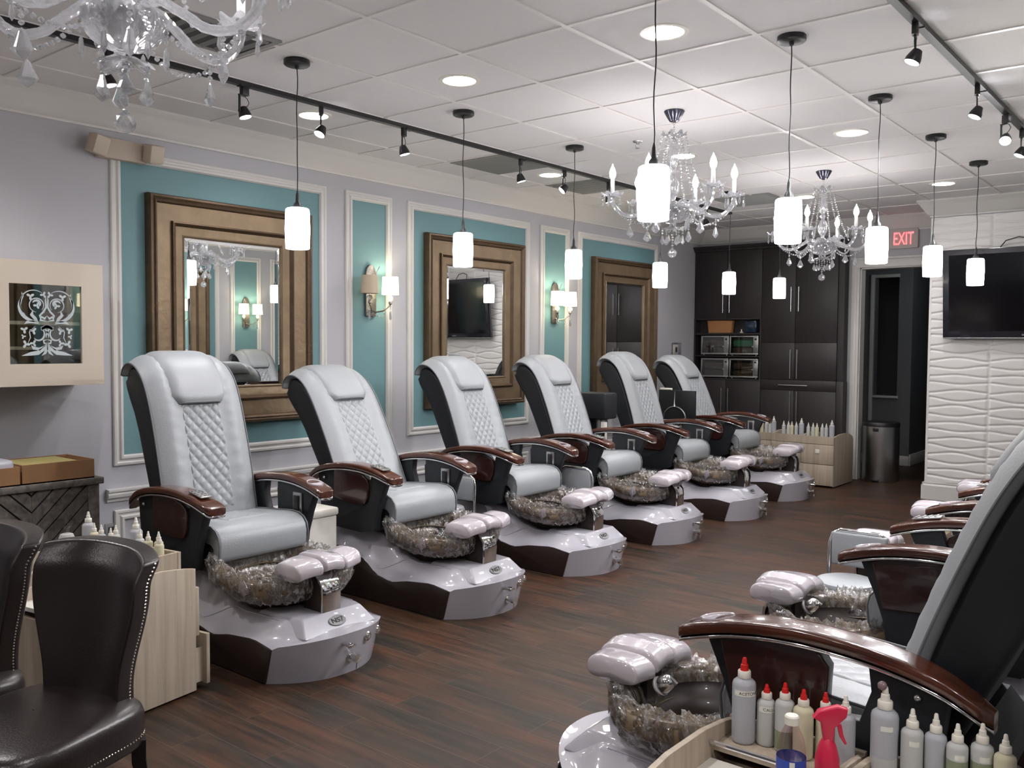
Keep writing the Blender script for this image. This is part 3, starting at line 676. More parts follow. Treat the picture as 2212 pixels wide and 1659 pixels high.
# ---- wall sconces
def make_sconce(dull=False):
    t = thing('wall_sconce', '', 'wall lamp')    # local x out of wall, y along the wall, origin at plate centre
    MB().prism([(-0.045, -0.20), (0.045, -0.20), (0.052, -0.19), (0.052, 0.13), (0.04, 0.17), (0.015, 0.195), (-0.015, 0.195), (-0.04, 0.17), (-0.052, 0.13), (-0.052, -0.19)], 0.0, 0.022, 'yz', 0.006).build('back_plate', 'dullsilver', t)
    MB().tube([(0.03, 0.0, 0.13)] + [(0.05 + 0.0 * i, 0.02 + 0.035 * (i / 12) + 0.03 * math.sin(i * 0.5), 0.13 + 0.055 * math.sin(i * 0.42)) for i in range(12)], 0.002, 5).build('scroll', 'dullsilver', t)
    for s in (-1, 1):
        y = 0.105 * s
        pts = [(0.02, 0, -0.15), (0.05, 0.02 * s, -0.165), (0.09, 0.06 * s, -0.155), (0.115, 0.095 * s, -0.12), (0.12, y, -0.105)]
        ar = MB().tube(pts, 0.006, 7)
        ar.lathe([(0.004, -0.11), (0.014, -0.10), (0.012, -0.085), (0.006, -0.08)], 12, Tr(0.12, y, 0)); ar.build('arm', 'dullsilver', t)
        MB().lathe([(0.006, -0.08), (0.020, -0.072), (0.024, -0.058), (0.018, -0.045), (0.008, -0.04), (0.008, -0.02)], 12, Tr(0.12, y, 0)).build('glass_knob', 'crystal', t, ang=25)
        MB().lathe([(0.066, -0.03), (0.0605, 0.105), (0.0595, 0.105), (0.065, -0.03)], 28, Tr(0.12, y, 0), cap=False).build('lamp_shade', 'sconcedull' if dull and s < 0 else 'sconceshade', t)
        if not (dull and s < 0): lamp('bulb', 'POINT', (0.12, y, 0.06), 1.3, t, (1, 0.85, 0.6), shadow_soft_size=0.02)
        m = MB()
        for i in range(3): bead(m, (0.12, y, -0.118 - i * 0.013), 0.006)
        spike(m, 0.114, y, -0.155, 0.075, 0.006); spike(m, 0.126, y, -0.155, 0.075, 0.006); m.build('crystal_drop', 'crystal', t, smooth=False)
    m = MB()
    for i in range(15):
        s = i / 14; bead(m, (0.05 + 0.08 * math.sin(PI * s), -0.1 + 0.2 * s, -0.135 - 0.07 * math.sin(PI * s)), 0.005)
    for i in range(4): bead(m, (0.03, 0.0, 0.115 - 0.016 * i), 0.008)
    m.build('bead_strand', 'crystal', t, smooth=False)
    return t
W0 = make_sconce(True); W0.location = (XL + 0.004, 2.03, 1.875); tag(W0, 'twin shade crystal wall sconce between the first and middle mirrors', None, 'wall sconces on the narrow teal panels')
W1 = make_sconce()
for x, y, rz, lb in ((XL + 0.004, 4.41, 0, 'twin shade crystal wall sconce between the middle and far mirrors'), (XR - 0.004, 2.03, PI, 'wall sconce on the right wall seen only by reflection, nearer one'), (XR - 0.004, 4.41, PI, 'wall sconce with two cream shades reflected in the big gold mirror')):
    c = W1 if y > 4 and rz == 0 else copy_tree(W1); c.location = (x, y, 1.875); c.rotation_euler.z = rz; tag(c, lb, 'wall lamp', 'wall sconces on the narrow teal panels')

# ================================================================== WALL THINGS
def make_mirror():
    t = thing('wall_mirror', '', 'mirror')   # local: x out of wall, y along, z up, centre
    WY, HZ = 0.615, 0.722
    prof = [(0, 0.0), (0.0, 0.045), (0.008, 0.062), (0.02, 0.066), (0.03, 0.058), (0.036, 0.066), (0.048, 0.060), (0.056, 0.046)]
    prof2 = [(0.056, 0.046), (0.15, 0.034), (0.155, 0.034)]
    prof3 = [(0.155, 0.034), (0.158, 0.052), (0.168, 0.056), (0.176, 0.046), (0.186, 0.034)]
    prof4 = [(0.186, 0.034), (0.235, 0.024), (0.243, 0.030), (0.25, 0.024), (0.252, 0.012)]
    def ring(pr):
        m = MB(); n = len(pr); vs = []
        for sy, sz in ((-1, -1), (1, -1), (1, 1), (-1, 1)):
            vs += [(h, sy * (WY - a), sz * (HZ - a)) for a, h in pr]
        fs = []
        for i in range(4):
            j = (i + 1) % 4
            for k in range(n - 1): fs.append((i * n + k, i * n + k + 1, j * n + k + 1, j * n + k))
        return m.add(vs, fs)
    ring(prof).build('outer_moulding', 'goldDark', t, ang=30)
    ring(prof2).build('frame', 'gold', t, ang=30)
    ring(prof3).build('inner_moulding', 'goldDark', t, ang=30)
    ring(prof4).build('inner_frame', 'gold', t, ang=30)
    m = MB(); y1, z1 = WY - 0.25, HZ - 0.25
    bz = 0.022
    vs = [(0.014, s * y1, q * z1) for s, q in ((-1, -1), (1, -1), (1, 1), (-1, 1))] + [(0.0165, s * (y1 - bz), q * (z1 - bz)) for s, q in ((-1, -1), (1, -1), (1, 1), (-1, 1))]
    m.add(vs, [(0, 1, 5, 4), (1, 2, 6, 5), (2, 3, 7, 6), (3, 0, 4, 7), (4, 5, 6, 7)])
    m.build('glass', 'mirror', t, smooth=False, fix=False)
    MB().box(0.0, 0.01, -WY + 0.01, WY - 0.01, -HZ + 0.01, HZ - 0.01).build('backing', 'goldDark', t, smooth=False)
    return t
R0 = make_mirror(); R0.location = (XL + 0.004, 0.83, 1.655); tag(R0, 'gold framed mirror nearest the camera, behind the first spa chair', None, 'gold framed wall mirrors')
for x, y, rz, lb in ((XL + 0.022, 3.23, -0.03, 'middle gold framed mirror reflecting the television'), (XL + 0.016, 5.66, -0.02, 'far gold framed mirror reflecting dark cabinet doors'), (XR - 0.004, 0.83, PI, 'gold mirror on the right wall out of view, near end'), (XR - 0.004, 3.23, PI, 'gold mirror on the right wall seen reflected in the first mirror'), (XR - 0.004, 5.66, PI, 'gold mirror on the right wall out of view, far end')):
    c = copy_tree(R0); c.location = (x, y, 1.655); c.rotation_euler.z = rz; tag(c, lb)

# twin head emergency light
t = thing('emergency_light', 'beige twin head emergency light above the first teal panel', 'emergency light', (XL, 0.06, 2.60))
MB().bbox(0, 0.055, -0.15, 0.15, -0.06, 0.06, 0.008).build('housing', 'beige', t)
for s in (-1, 1):
    hd = MB().bbox(-0.03, 0.04, -0.055, 0.055, -0.055, 0.055, 0.012)
    hd.build('lamp_head', 'beige', t, loc=(0.085, 0.17 * s, 0.0), rot=(0.1 * s, 0.25, -0.35 * s if s < 0 else 0.3))
# exit sign
t = thing('exit_sign', 'lit red EXIT sign over the doorway', 'sign', (2.555, YB, 2.62))
MB().bbox(-0.16, 0.16, -0.035, 0, -0.105, 0.105, 0.008).build('housing', 'signplate', t)
text_mb('EXIT', 0.19, 0.002, Tr(0.012, -0.037, -0.006) @ Rx(PI / 2) @ Matrix.Diagonal((0.54, 1, 1, 1))).build('lettering', 'redsign', t, smooth=False)
# thermostat, outlet, sprinkler
t = thing('thermostat', 'white thermostat in a clear cover on the grey wall beside the cabinets', 'thermostat', (XL, 6.83, 1.42))
MB().bbox(0, 0.02, -0.055, 0.055, -0.06, 0.06, 0.006).build('body', 'whitecap', t); MB().bbox(0.02, 0.024, -0.022, 0.022, -0.03, 0.03, 0.002).build('display', 'black', t)
MB().bbox(0, 0.045, -0.085, 0.085, -0.085, 0.085, 0.01).build('cover', 'acrylic', t)
t = thing('fire_sprinkler', 'small silver sprinkler head on the ceiling left of the middle chandelier', 'sprinkler', (2.135, 2.72, CEIL))
MB().lathe([(0.034, 0), (0.03, -0.008), (0.014, -0.01), (0.012, -0.02), (0.001, -0.02)], 20, cap=False).build('escutcheon', 'steel', t)
m = MB(); m.tube([(0.012, 0, -0.018), (0.016, 0, -0.03), (0.003, 0, -0.045)], 0.002, 5); m.tube([(-0.012, 0, -0.018), (-0.016, 0, -0.03), (-0.003, 0, -0.045)], 0.002, 5); m.build('frame_arm', 'steel', t)
MB().lathe([(0.001, -0.046), (0.015, -0.047), (0.015, -0.049), (0.001, -0.049)], 12, cap=False).build('deflector', 'steel', t)
# television on the wave wall
t = thing('wall_television', 'black flat television tilted down on the white wave wall', 'television', (3.9, YW - 0.13, 1.965)); t.rotation_euler = (0.11, 0, 0)
MB().bbox(-0.70, 0.70, -0.03, 0.03, -0.41, 0.41, 0.01).build('housing', 'tvframe', t)
MB().box(-0.645, 0.645, -0.0325, -0.0305, -0.345, 0.36).build('screen', 'tvblack', t, smooth=False)
MB().bbox(-0.695, 0.695, -0.034, 0.0, -0.414, -0.404, 0.002).build('lower_trim', 'steel', t)
MB().box(-0.04, 0.04, -0.034, -0.0325, -0.385, -0.372).build('logo_bar', 'steel', t, smooth=False)
MB().box(-0.2, 0.2, 0.03, 0.10, -0.15, 0.15).build('bracket', 'black', t, smooth=False)
tag(MB().tube([(3.66, YW - 0.12, 2.37), (3.70, YW - 0.07, 2.44), (3.80, YW - 0.05, 2.47), (3.88, YW - 0.06, 2.45), (3.90, YW - 0.09, 2.38)], 0.005, 6).build('cable', 'black'), 'thin black cable looping over the top of the television', 'cable')

# ================================================================== SPA CHAIRS
BACK = [(0.0, -0.07), (0.0, 0.0), (0.004, 0.10), (0.009, 0.22), (0.009, 0.34), (0.006, 0.45), (0.001, 0.54), (-0.008, 0.62), (-0.025, 0.70), (-0.055, 0.765), (-0.10, 0.815), (-0.155, 0.838), (-0.205, 0.825), (-0.232, 0.79)]
def catm(P, s):
    n = len(P) - 1; x = max(0, min(0.99999, s)) * n; i = int(x); t = x - i
    p0 = P[max(0, i - 1)]; p1 = P[i]; p2 = P[i + 1]; p3 = P[min(n, i + 2)]
    return tuple(0.5 * ((2 * b) + (-a + c) * t + (2 * a - 5 * b + 4 * c - d) * t * t + (-a + 3 * b - 3 * c + d) * t ** 3) for a, b, c, d in zip(p0, p1, p2, p3))
def back_pt(s, off, v):
    a = catm(BACK, s); b = catm(BACK, min(1, s + 0.01)); a2 = catm(BACK, max(0, s - 0.01))
    tx, tz = b[0] - a2[0], b[1] - a2[1]; l = math.hypot(tx, tz); nx, nz = tz / l, -tx / l
    return (a[0] + nx * off, v, a[1] + nz * off)
HIP = (0.06, 0, 0.58)
def quilt_h(a, b, cell=0.055, h=0.011):
    # diamond pillows
    p = ((a / cell + b / cell * 0.8) % 1.0); q = ((a / cell - b / cell * 0.8) % 1.0)
    return h * (abs(math.sin(PI * p)) ** 0.45) * (abs(math.sin(PI * q)) ** 0.45)
def make_chair():
    t = thing('spa_chair', '', 'pedicure chair')
    HW = 0.31
    side = [(-0.16, 0.24), (-0.05, 0.262), (0.0, 0.27), (0.14, 0.284), (0.30, 0.232), (0.42, 0.156), (0.53, 0.136), (0.69, 0.165), (0.84, 0.178), (0.99, 0.16), (1.2, 0.12)]
    deck = [(-0.16, 0.36), (0.0, 0.42), (0.20, 0.42), (0.42, 0.335), (0.53, 0.27), (0.65, 0.245), (0.78, 0.25), (0.92, 0.25), (1.0, 0.225), (1.15, 0.175)]
    def uend(v, z): return 0.935 + 0.165 * (1 - (min(1, abs(v) / HW)) ** 2.3) + 0.05 * min(1, z / 0.16)
    def ztop(u, v):
        s = sm((HW - abs(v)) / 0.115); sd = lerp(side, u) + 0.006
        z = sd + (lerp(deck, u) - sd) * s
        f = (uend(v, 1) - u); 
        e = 0.168 + 0.03 * (1 - (v / HW) ** 2)
        if f < 0.16: z = e + (z - e) * sm(f / 0.16)
        return z
    m = MB(); NU, NV = 60, 40
    U0 = -0.14
    def top(i, j):
        v = -HW + 2 * HW * j; u = U0 + i * (uend(v, 1) - U0)
        vv = v * (0.90 + 0.10 * sm((u - U0) / 0.15))
        return (u, vv, ztop(u, v) - (0.008 if j in (0, 1) else 0))
    m.grid(top, NU, NV)
    # walls: front, sides, rear dropping to floor
    ring = [top(i / (NU - 1), 0.0) for i in range(NU)] + [top(1.0, j / (NV - 1)) for j in range(1, NV)] + [top(i / (NU - 1), 1.0) for i in range(NU - 2, -1, -1)] + [top(0, j / (NV - 1)) for j in range(NV - 2, 0, -1)]
    def wallp(u, v):
        p = ring[int(round(u * len(ring))) % len(ring)]; k = v
        x = p[0]
        if x > 0.9: x -= 0.05 * k * min(1, p[2] / 0.16) * sm((x - 0.9) / 0.05)
        return (x, p[1] * (1 - 0.015 * k), p[2] * (1 - k))
    m.grid(wallp, len(ring), 6, close_u=True)
    base = m.build('base_shell', 'pearl', t, ang=38)
    for s in (-1, 1):
        poly = [(u, lerp(side, u)) for u in [-0.06 + 1.045 * i / 26 for i in range(27)]]
        poly += [(0.985, 0.158), (0.938, 0.004), (-0.02, 0.004)]
        mm = MB(); a, b = sorted((s * (HW - 0.006), s * (HW + 0.006))); mm.prism(poly, a, b, 'xz', 0.003)
        mm.build('side_panel', 'burgmat', t, ang=30)
    # crease rib along the shoulder
    for s in (-1, 1):
        pts = []
        for i in range(22):
            u = 0.40 + 0.50 * i / 21; v = 0.285 - 0.075 * sm(i / 9) ; pts.append((u, s * v, ztop(u, v) + 0.001))
        MB().tube(pts, [0.004 * (1 - 0.8 * abs(i / 21 - 0.5) * 2) + 0.001 for i in range(22)], 6).build('crease_bead', 'pearl', t)
    # raised front console with oval badge
    m = MB()
    tp = [(0.74, -0.19, 0.262), (0.74, 0.19, 0.262), (1.005, 0.165, 0.262), (1.005, -0.165, 0.262)]
    bt = [(0.70, -0.24, 0.20), (0.70, 0.24, 0.20), (1.075, 0.205, 0.190), (1.075, -0.205, 0.190)]
    bm = bmesh.new(); A = [bm.verts.new(p) for p in tp]; B = [bm.verts.new(p) for p in bt]
    bm.faces.new(A); bm.faces.new(B[::-1])
    for i in range(4): bm.faces.new((A[i], B[i], B[(i + 1) % 4], A[(i + 1) % 4]))
    bmesh.ops.recalc_face_normals(bm, faces=bm.faces[:]); bmesh.ops.bevel(bm, geom=bm.edges[:], offset=0.008, segments=3, profile=0.5, affect='EDGES')
    m.bm(bm); con = m.build('front_console', 'pearl', t)
    bt_ = Tr(1.0415, 0.0, 0.2275) @ Ry(math.atan2(0.070, 0.072)) 
    m = MB(); m.lathe([(0.001, 0.0025), (0.030, 0.0025), (0.032, 0.004), (0.034, 0.004), (0.0355, 0.001)], 36, bt_ , cap=False, sx=0.72, sy=1.35)
    bd = m.build('badge', 'ventgrey', con)
    tx = text_mb('NS7', 0.034, 0.0012, bt_ @ Tr(0, 0, 0.0035) @ Rz(PI / 2) @ Matrix.Diagonal((1.15, 1, 1, 1))); tx.build('lettering', 'ink', con, smooth=False)
    # valves on the front
    for (v, z, kind) in ((-0.045, 0.155, 0), (0.01, 0.08, 1), (0.10, 0.150, 2), (0.21, 0.14, 2)):
        x = uend(v, z) - 0.006; m = MB(); R_ = Tr(x, v, z) @ Ry(PI / 2)
        if kind == 0:
            m.lathe([(0.010, 0), (0.010, 0.03), (0.013, 0.032), (0.013, 0.05), (0.001, 0.052)], 16, R_, cap=False); m.bbox(-0.006, 0.006, -0.02, 0.02, 0.05, 0.058, 0.002, T=R_)
        elif kind == 1:
            m.lathe([(0.024, 0), (0.024, 0.004), (0.014, 0.006), (0.014, 0.03), (0.02, 0.032), (0.02, 0.052), (0.001, 0.054)], 18, R_, cap=False); m.tube([(x + 0.045, v, z), (x + 0.05, v - 0.008, z - 0.03), (x + 0.052, v - 0.012, z - 0.042)], 0.003, 6)
        else:
            m.lathe([(0.020, 0), (0.021, 0.004), (0.017, 0.007), (0.012, 0.006), (0.010, 0.010), (0.001, 0.011)], 20, R_, cap=False)
        m.build('valve_knob', 'chrome', t)
    # basin
    BC = (0.64, 0.0); 
    def bas(u, v):
        a = 2 * PI * v
        prof = [(0.05, 0.275), (0.55, 0.280), (0.74, 0.31), (0.84, 0.36), (0.88, 0.405), (0.93, 0.425), (1.0, 0.430), (1.06, 0.418), (1.085, 0.395), (1.07, 0.372), (1.00, 0.358), (0.88, 0.352), (0.74, 0.350)]
        r, z = catm(prof, u); se = 2.6
        c, s = math.cos(a), math.sin(a); q = (abs(c) ** se + abs(s) ** se) ** (-1 / se)
        # deeper lip toward the footrest
        zz = z - 0.035 * r * c + 0.012 * math.cos(2 * a) * r
        return (BC[0] + 0.27 * r * q * c, BC[1] + 0.275 * r * q * s, zz)
    MB().grid(bas, 40, 64, close_v=True).build('basin', 'basin', t)
    m = MB(); m.lathe([(0.86, 0.366), (0.84, 0.345), (0.74, 0.325), (0.66, 0.29), (0.62, 0.235)], 48, Matrix.Translation((BC[0], 0, 0)) , cap=False, sx=0.27, sy=0.275)
    m.build('basin_support', 'burgmat', t)
    def lin(u, v):
        a = 2 * PI * v
        prof = [(0.05, 0.282), (0.52, 0.288), (0.71, 0.32), (0.81, 0.37), (0.86, 0.42), (0.93, 0.445), (1.01, 0.452), (1.08, 0.436), (1.105, 0.395), (1.06, 0.352), (0.98, 0.335)]
        r, z = catm(prof, u); se = 2.6
        c, s = math.cos(a), math.sin(a); q = (abs(c) ** se + abs(s) ** se) ** (-1 / se)
        amp = 0.2 + 0.8 * sm((u - 0.3) / 0.25)
        n1 = noise.noise(Vector((math.cos(a) * 4.2, math.sin(a) * 4.2, u * 5))); n2 = noise.noise(Vector((math.cos(a) * 13, math.sin(a) * 13, u * 11 + 3))); n3 = noise.noise(Vector((math.cos(a) * 26, math.sin(a) * 26, u * 6 + 9)))
        n4 = noise.noise(Vector((math.cos(a) * 55, math.sin(a) * 55, u * 22 + 5)))
        d = amp * (0.07 * n1 + 0.085 * n2 + 0.065 * n3 + 0.045 * n4)
        r *= 1 + d * 0.8
        zz = z - 0.035 * r * c + 0.012 * math.cos(2 * a) * r + d * 0.32 - (0.03 * max(0, n1 + n2) if u > 0.85 else 0)
        return (BC[0] + 0.27 * r * q * c, BC[1] + 0.275 * r * q * s, zz)
    MB().grid(lin, 46, 250, close_v=True).build('plastic_liner', 'film', t, smooth=False)
    m = MB()
    for i in range(9): m.tube([(BC[0] + 0.10 + 0.0 * i, -0.305 + 0.0035 * i, 0.375 - 0.006 * i), (BC[0] + 0.12, -0.315 + 0.003 * i, 0.40 - 0.006 * i), (BC[0] + 0.14, -0.305 + 0.0035 * i, 0.42 - 0.007 * i)], 0.003, 5)
    m.build('elastic_gather', 'padwhite', t)
    # faucet
    m = MB(); m.lathe([(0.026, 0), (0.028, 0.012), (0.022, 0.035), (0.010, 0.045), (0.001, 0.046)], 18, Tr(0.80, 0.06, 0.42) @ Ry(-0.9), cap=False); m.tube([(0.80, 0.06, 0.43), (0.77, 0.06, 0.45), (0.75, 0.06, 0.435)], 0.008, 8)
    fa = m.build('faucet', 'chrome', t); MB().lathe([(0.03, -0.006), (0.031, 0.0), (0.024, 0.002)], 18, Tr(0.805, 0.06, 0.418) @ Ry(-0.9)).build('gasket', 'padwhite', fa)
    # footrest post and pads
    m = MB(); pl = [(1.0, 0.255), (1.004, 0.34), (0.998, 0.385), (0.975, 0.42), (0.94, 0.44), (0.90, 0.447)]
    pr = pl + [(a - 0.012, b - 0.010) for a, b in pl[::-1]]
    m.prism(pr, -0.052, 0.052, 'xz', 0.0015); m.build('footrest_bracket', 'chrome', t, ang=30)
    MB().prism([(0.86, 0.25), (0.988, 0.25), (0.99, 0.345), (0.96, 0.40), (0.91, 0.432), (0.86, 0.43)], -0.047, 0.047, 'xz', 0.004).build('bracket_core', 'burgmat', t, ang=30)
    def pad(v0, v1, name, zz, bow):
        m = MB()
        def f(a, b):
            # a: around section (closed), b: along v
            v = v0 + (v1 - v0) * b; mid = (v0 + v1) / 2; hw = (v1 - v0) / 2; e = max(-1, min(1, (v - mid) / hw))
            hu = (0.110 - 0.020 * (abs(v) / 0.18) ** 2) * (1 - abs(e) ** 20) ** 0.5; H = 0.034 * (1 - abs(e) ** 16) ** 0.5
            an = 2 * PI * a; c, s = math.cos(an), math.sin(an)
            x = 0.925 - 0.014 * (v / 0.18) ** 2 + hu * math.copysign(abs(c) ** 0.5, c)
            zc = zz - (0.026 * (-v / 0.185) ** 1.3 if v < 0 else 0.012 * math.sin(PI * min(1, v / 0.185))) + bow * math.sin(PI * b)
            dome = 0.020 * (1 - c * c) if s > 0 else 0
            return (x, v, zc + (H * math.copysign(abs(s) ** 0.6, s) * (0.75 if s > 0 else 0.9)) + dome - 0.05 * (x - 0.915) * 0)
        m.grid(f, 36, 22, close_u=True)
        n = len(m.v); return m.build(name, 'padwhite', t, ang=60)
    pad(-0.185, -0.055, 'foot_pad', 0.470, 0.006); pad(0.060, 0.185, 'foot_pad', 0.470, 0.006); pad(-0.060, 0.065, 'foot_pad', 0.480, 0.0)
    # undercarriage
    m = MB(); m.prism([(-0.14, 0.40), (-0.15, 0.50), (-0.10, 0.56), (0.40, 0.55), (0.44, 0.47), (0.42, 0.42), (0.34, 0.38), (0.10, 0.37), (-0.05, 0.37)], -0.245, 0.245, 'xz', 0.012)
    m.build('undercarriage', 'blackplastic', t, ang=30)
    # seat
    sp_ = [(-0.02, 0.575), (0.10, 0.588), (0.25, 0.600), (0.38, 0.610), (0.44, 0.606), (0.478, 0.590), (0.503, 0.562), (0.512, 0.525), (0.508, 0.470), (0.500, 0.448), (0.486, 0.440), (0.466, 0.444), (0.452, 0.458), (0.448, 0.500), (0.43, 0.515), (0.38, 0.522), (0.0, 0.522), (-0.02, 0.53)]
    MB().prism(sp_, -0.252, 0.252, 'xz', 0.014, 3).build('seat', 'leather', t, ang=50)
    def sq(u, v):
        a = -0.12 + 0.24 * u; b = 0.05 + 0.33 * v; e = min(u, 1 - u, v, 1 - v)
        z = (0.5832 + (b - 0.05) * 0.083) + 0.0025 + 0.22 * quilt_h(a, b) - 0.006 * (1 - sm(e / 0.04)); return (b, a, z)
    MB().grid(sq, 50, 60).build('quilted_seat_panel', 'leather', t, ang=60)
    for s in (-1, 1): MB().tube([(u, s * 0.2535, z) for u, z in sp_[:11]], 0.0042, 6).build('piping', 'piping', t)
    # backrest parts pivot at the hip
    def bobj(mb, name, mat, ang=50):
        o = mb.build(name, mat, t, ang=ang, loc=HIP); o['back'] = 1; return o
    m = MB(); BW = 0.262
    def cush(u, v):
        s = u; q = v * 2 * PI  # closed cross section
        # param across: front half then rear half
        if v < 0.62:
            x = -1 + 2 * v / 0.62; vv = BW * x; ax = abs(x)
            h = 0.030 * (1 - ax ** 8) + 0.018 * math.exp(-((ax - 0.70) / 0.20) ** 2) * (1 - ax ** 8)
            h += 0.0025 * math.sin(s * 120 + 6 * x) * math.exp(-((ax - 0.62) / 0.12) ** 2)
        else:
            x = 1 - 2 * (v - 0.62) / 0.38; vv = BW * x * 0.985; h = -0.028 * (1 - abs(x) ** 8)
        e = min(s, 1 - s); h *= sm(e / 0.03) * 0.7 + 0.3
        return back_pt(s, h, vv)
    m.grid(cush, 64, 60, close_v=True)
    bc = bobj(m, 'backrest', 'leather', 70)
    def qp(u, v):
        s = 0.10 + 0.40 * v; a = (-1 + 2 * u); w = 0.118; vv = a * w
        e = min(u, 1 - u) / 0.06; f = min(v, 1 - v) / 0.03
        cv = catm(BACK, s)
        return back_pt(s, 0.028 + quilt_h(vv, cv[1]) * sm(min(1, e)) - 0.010 * (1 - sm(min(e, f))), vv)
    bobj(MB().grid(qp, 70, 130), 'quilted_panel', 'leather', 70)
    def pil(u, v):
        s = 0.50 + 0.42 * u; x = -1 + 2 * v; 
        w0 = 0.158 + 0.012 * sm((u - 0.2) / 0.5)
        w = w0 * (1 - 0.26 * (1 - min(1, u / 0.13)) ** 2.2)
        ax = abs(x); h = 0.046 + 0.022 * (1 - ax ** 6) * (1 - 0.6 * max(0, 1 - u / 0.10) ** 3) * (1 - max(0, (u - 0.85) / 0.15) ** 2)
        h -= 0.012 * (ax ** 14)
        return back_pt(s, h, x * w)
    bobj(MB().grid(pil, 46, 34), 'head_pillow', 'leather', 70)
    pp = [pil(1 - i / 20, 0.0) for i in range(21)] + [pil(0, j / 14) for j in range(1, 14)] + [pil(i / 20, 1.0) for i in range(21)]
    bobj(MB().tube(pp, 0.0048, 6), 'piping', 'piping')
    # pillow rim thickness
    def rim(u, v):
        p = pp[int(round(u * (len(pp) - 1)))]; return (p[0] - 0.022 * v, p[1] * (1 - 0.02 * v), p[2] - 0.004 * v)
    bobj(MB().grid(rim, len(pp), 3), 'pillow_edge', 'leather', 70)
    for s_ in (-1, 1): bobj(MB().tube([back_pt(0.02 + 0.97 * i / 40, 0.004, s_ * (BW + 0.002)) for i in range(41)], 0.0042, 6), 'piping', 'piping')
    m = MB()
    fr = [back_pt(i / 30, -0.018, 0) for i in range(31)]
    poly = [(p[0], p[2]) for p in fr] + [(-0.242, 0.765), (-0.238, 0.72), (-0.222, 0.66), (-0.196, 0.58), (-0.178, 0.48), (-0.165, 0.35), (-0.15, 0.2), (-0.14, 0.05), (-0.13, -0.06), (-0.06, -0.11)]
    m.prism(poly, -0.248, 0.248, 'xz', 0.022, 3); bobj(m, 'back_shell', 'blackplastic', 40)
    # arms
    AP = [(-0.165, 0.675), (-0.12, 0.703), (-0.06, 0.735), (0.02, 0.760), (0.12, 0.777), (0.24, 0.785), (0.35, 0.781), (0.45, 0.766), (0.53, 0.745), (0.575, 0.730), (0.592, 0.722)]
    for s in (-1, 1):
        def arm(u, v, th=0.034, dz=0.0, kw=1.0):
            q = catm(AP, u); w = lerp([(0, 0.022), (0.08, 0.036), (0.3, 0.049), (0.6, 0.052), (0.85, 0.052), (0.97, 0.043), (1.0, 0.032)], u) * kw
            c, sn = math.cos(2 * PI * v), math.sin(2 * PI * v)
            y = s * (0.31 + 0.012 * math.sin(PI * u)) + w * math.copysign(abs(c) ** 0.4, c); z = q[1] - th / 2 - dz + th / 2 * math.copysign(abs(sn) ** 0.4, sn)
            return (q[0], y, z)
        def capm(mb, fn):
            k = len(mb.v); N = 28
            return mb
        m = MB(); m.grid(arm, 44, 28, close_v=True); nv = 28; m.f.append(tuple(range(nv))); m.mi.append(0); m.f.append(tuple(43 * nv + k for k in range(nv))); m.mi.append(0)
        ar = m.build('armrest', 'armwood', t, ang=50)
        m = MB(); m.grid(lambda u, v: arm(u, v, 0.012, 0.034, 0.93), 44, 28, close_v=True); m.f.append(tuple(range(nv))); m.mi.append(0); m.f.append(tuple(43 * nv + k for k in range(nv))); m.mi.append(0); m.build('chrome_strip', 'chrome', ar, ang=50)
        if s < 0:
            m = MB(); m.bbox(0.40, 0.51, -0.345, -0.285, 0.0, 0.008, 0.004, T=Matrix.Translation((0, 0, 0.768)) @ Tr(0.455, 0, 0) @ Ry(0.17) @ Tr(-0.455, 0, 0))
            TT = Matrix.Translation((0, 0, 0.768)) @ Tr(0.455, 0, 0) @ Ry(0.17) @ Tr(-0.455, 0, 0)
            for i in range(4):
                for j in range(3): m.lathe([(0.006, 0.007), (0.0055, 0.011), (0.001, 0.012)], 10, TT @ Tr(0.418 + i * 0.025, -0.335 + j * 0.02, 0), cap=False)
            m.build('control_pad', 'steel', ar)
        else:
            m = MB(); TT = Tr(0.495, 0.312, 0.755) @ Ry(0.2)
            m.lathe([(0.033, -0.005), (0.037, 0.003), (0.040, 0.004), (0.041, 0.0), (0.040, -0.006)], 32, TT, cap=False, sx=1.15); m.lathe([(0.001, 0.0), (0.034, 0.0)], 32, TT, cap=False, sx=1.15)
            m.build('cup_ring', 'padwhite', ar)
        a, b = sorted((s * 0.285, s * 0.33))
        poly = [(-0.075, 0.685), (0.0, 0.715), (0.10, 0.733), (0.10, 0.575), (0.335, 0.56), (0.385, 0.70), (0.395, 0.735), (0.52, 0.712), (0.47, 0.60), (0.435, 0.50), (0.42, 0.41), (0.30, 0.385), (0.0, 0.395), (-0.05, 0.47)]
        if s > 0: poly = [(-0.075, 0.685), (0.0, 0.715), (0.105, 0.738), (0.095, 0.66), (0.12, 0.585), (0.215, 0.575), (0.215, 0.742), (0.40, 0.735), (0.52, 0.712), (0.47, 0.60), (0.435, 0.50), (0.42, 0.41), (0.30, 0.385), (0.0, 0.395), (-0.05, 0.47)]
        MB().prism(poly, a, b, 'xz', 0.006).build('arm_frame', 'blackplastic', t, ang=30)
        a, b = sorted((s * 0.30, s * 0.346))
        poly = [(0.085, 0.735), (0.16, 0.742), (0.26, 0.738), (0.335, 0.722), (0.372, 0.700), (0.385, 0.665), (0.378, 0.60), (0.360, 0.560), (0.335, 0.548), (0.20, 0.552), (0.085, 0.565)]
        if s > 0: poly = [(0.475, 0.712), (0.36, 0.738), (0.27, 0.742), (0.215, 0.732), (0.190, 0.700), (0.195, 0.60), (0.215, 0.565), (0.30, 0.552), (0.435, 0.545), (0.45, 0.62)]
        MB().prism(poly, a, b, 'xz', 0.007, 3).build('arm_panel', 'burg', t, ang=40)
        MB().sphere((-0.01, s * 0.336, 0.675), 0.010, 10).build('bolt', 'chrome', t)
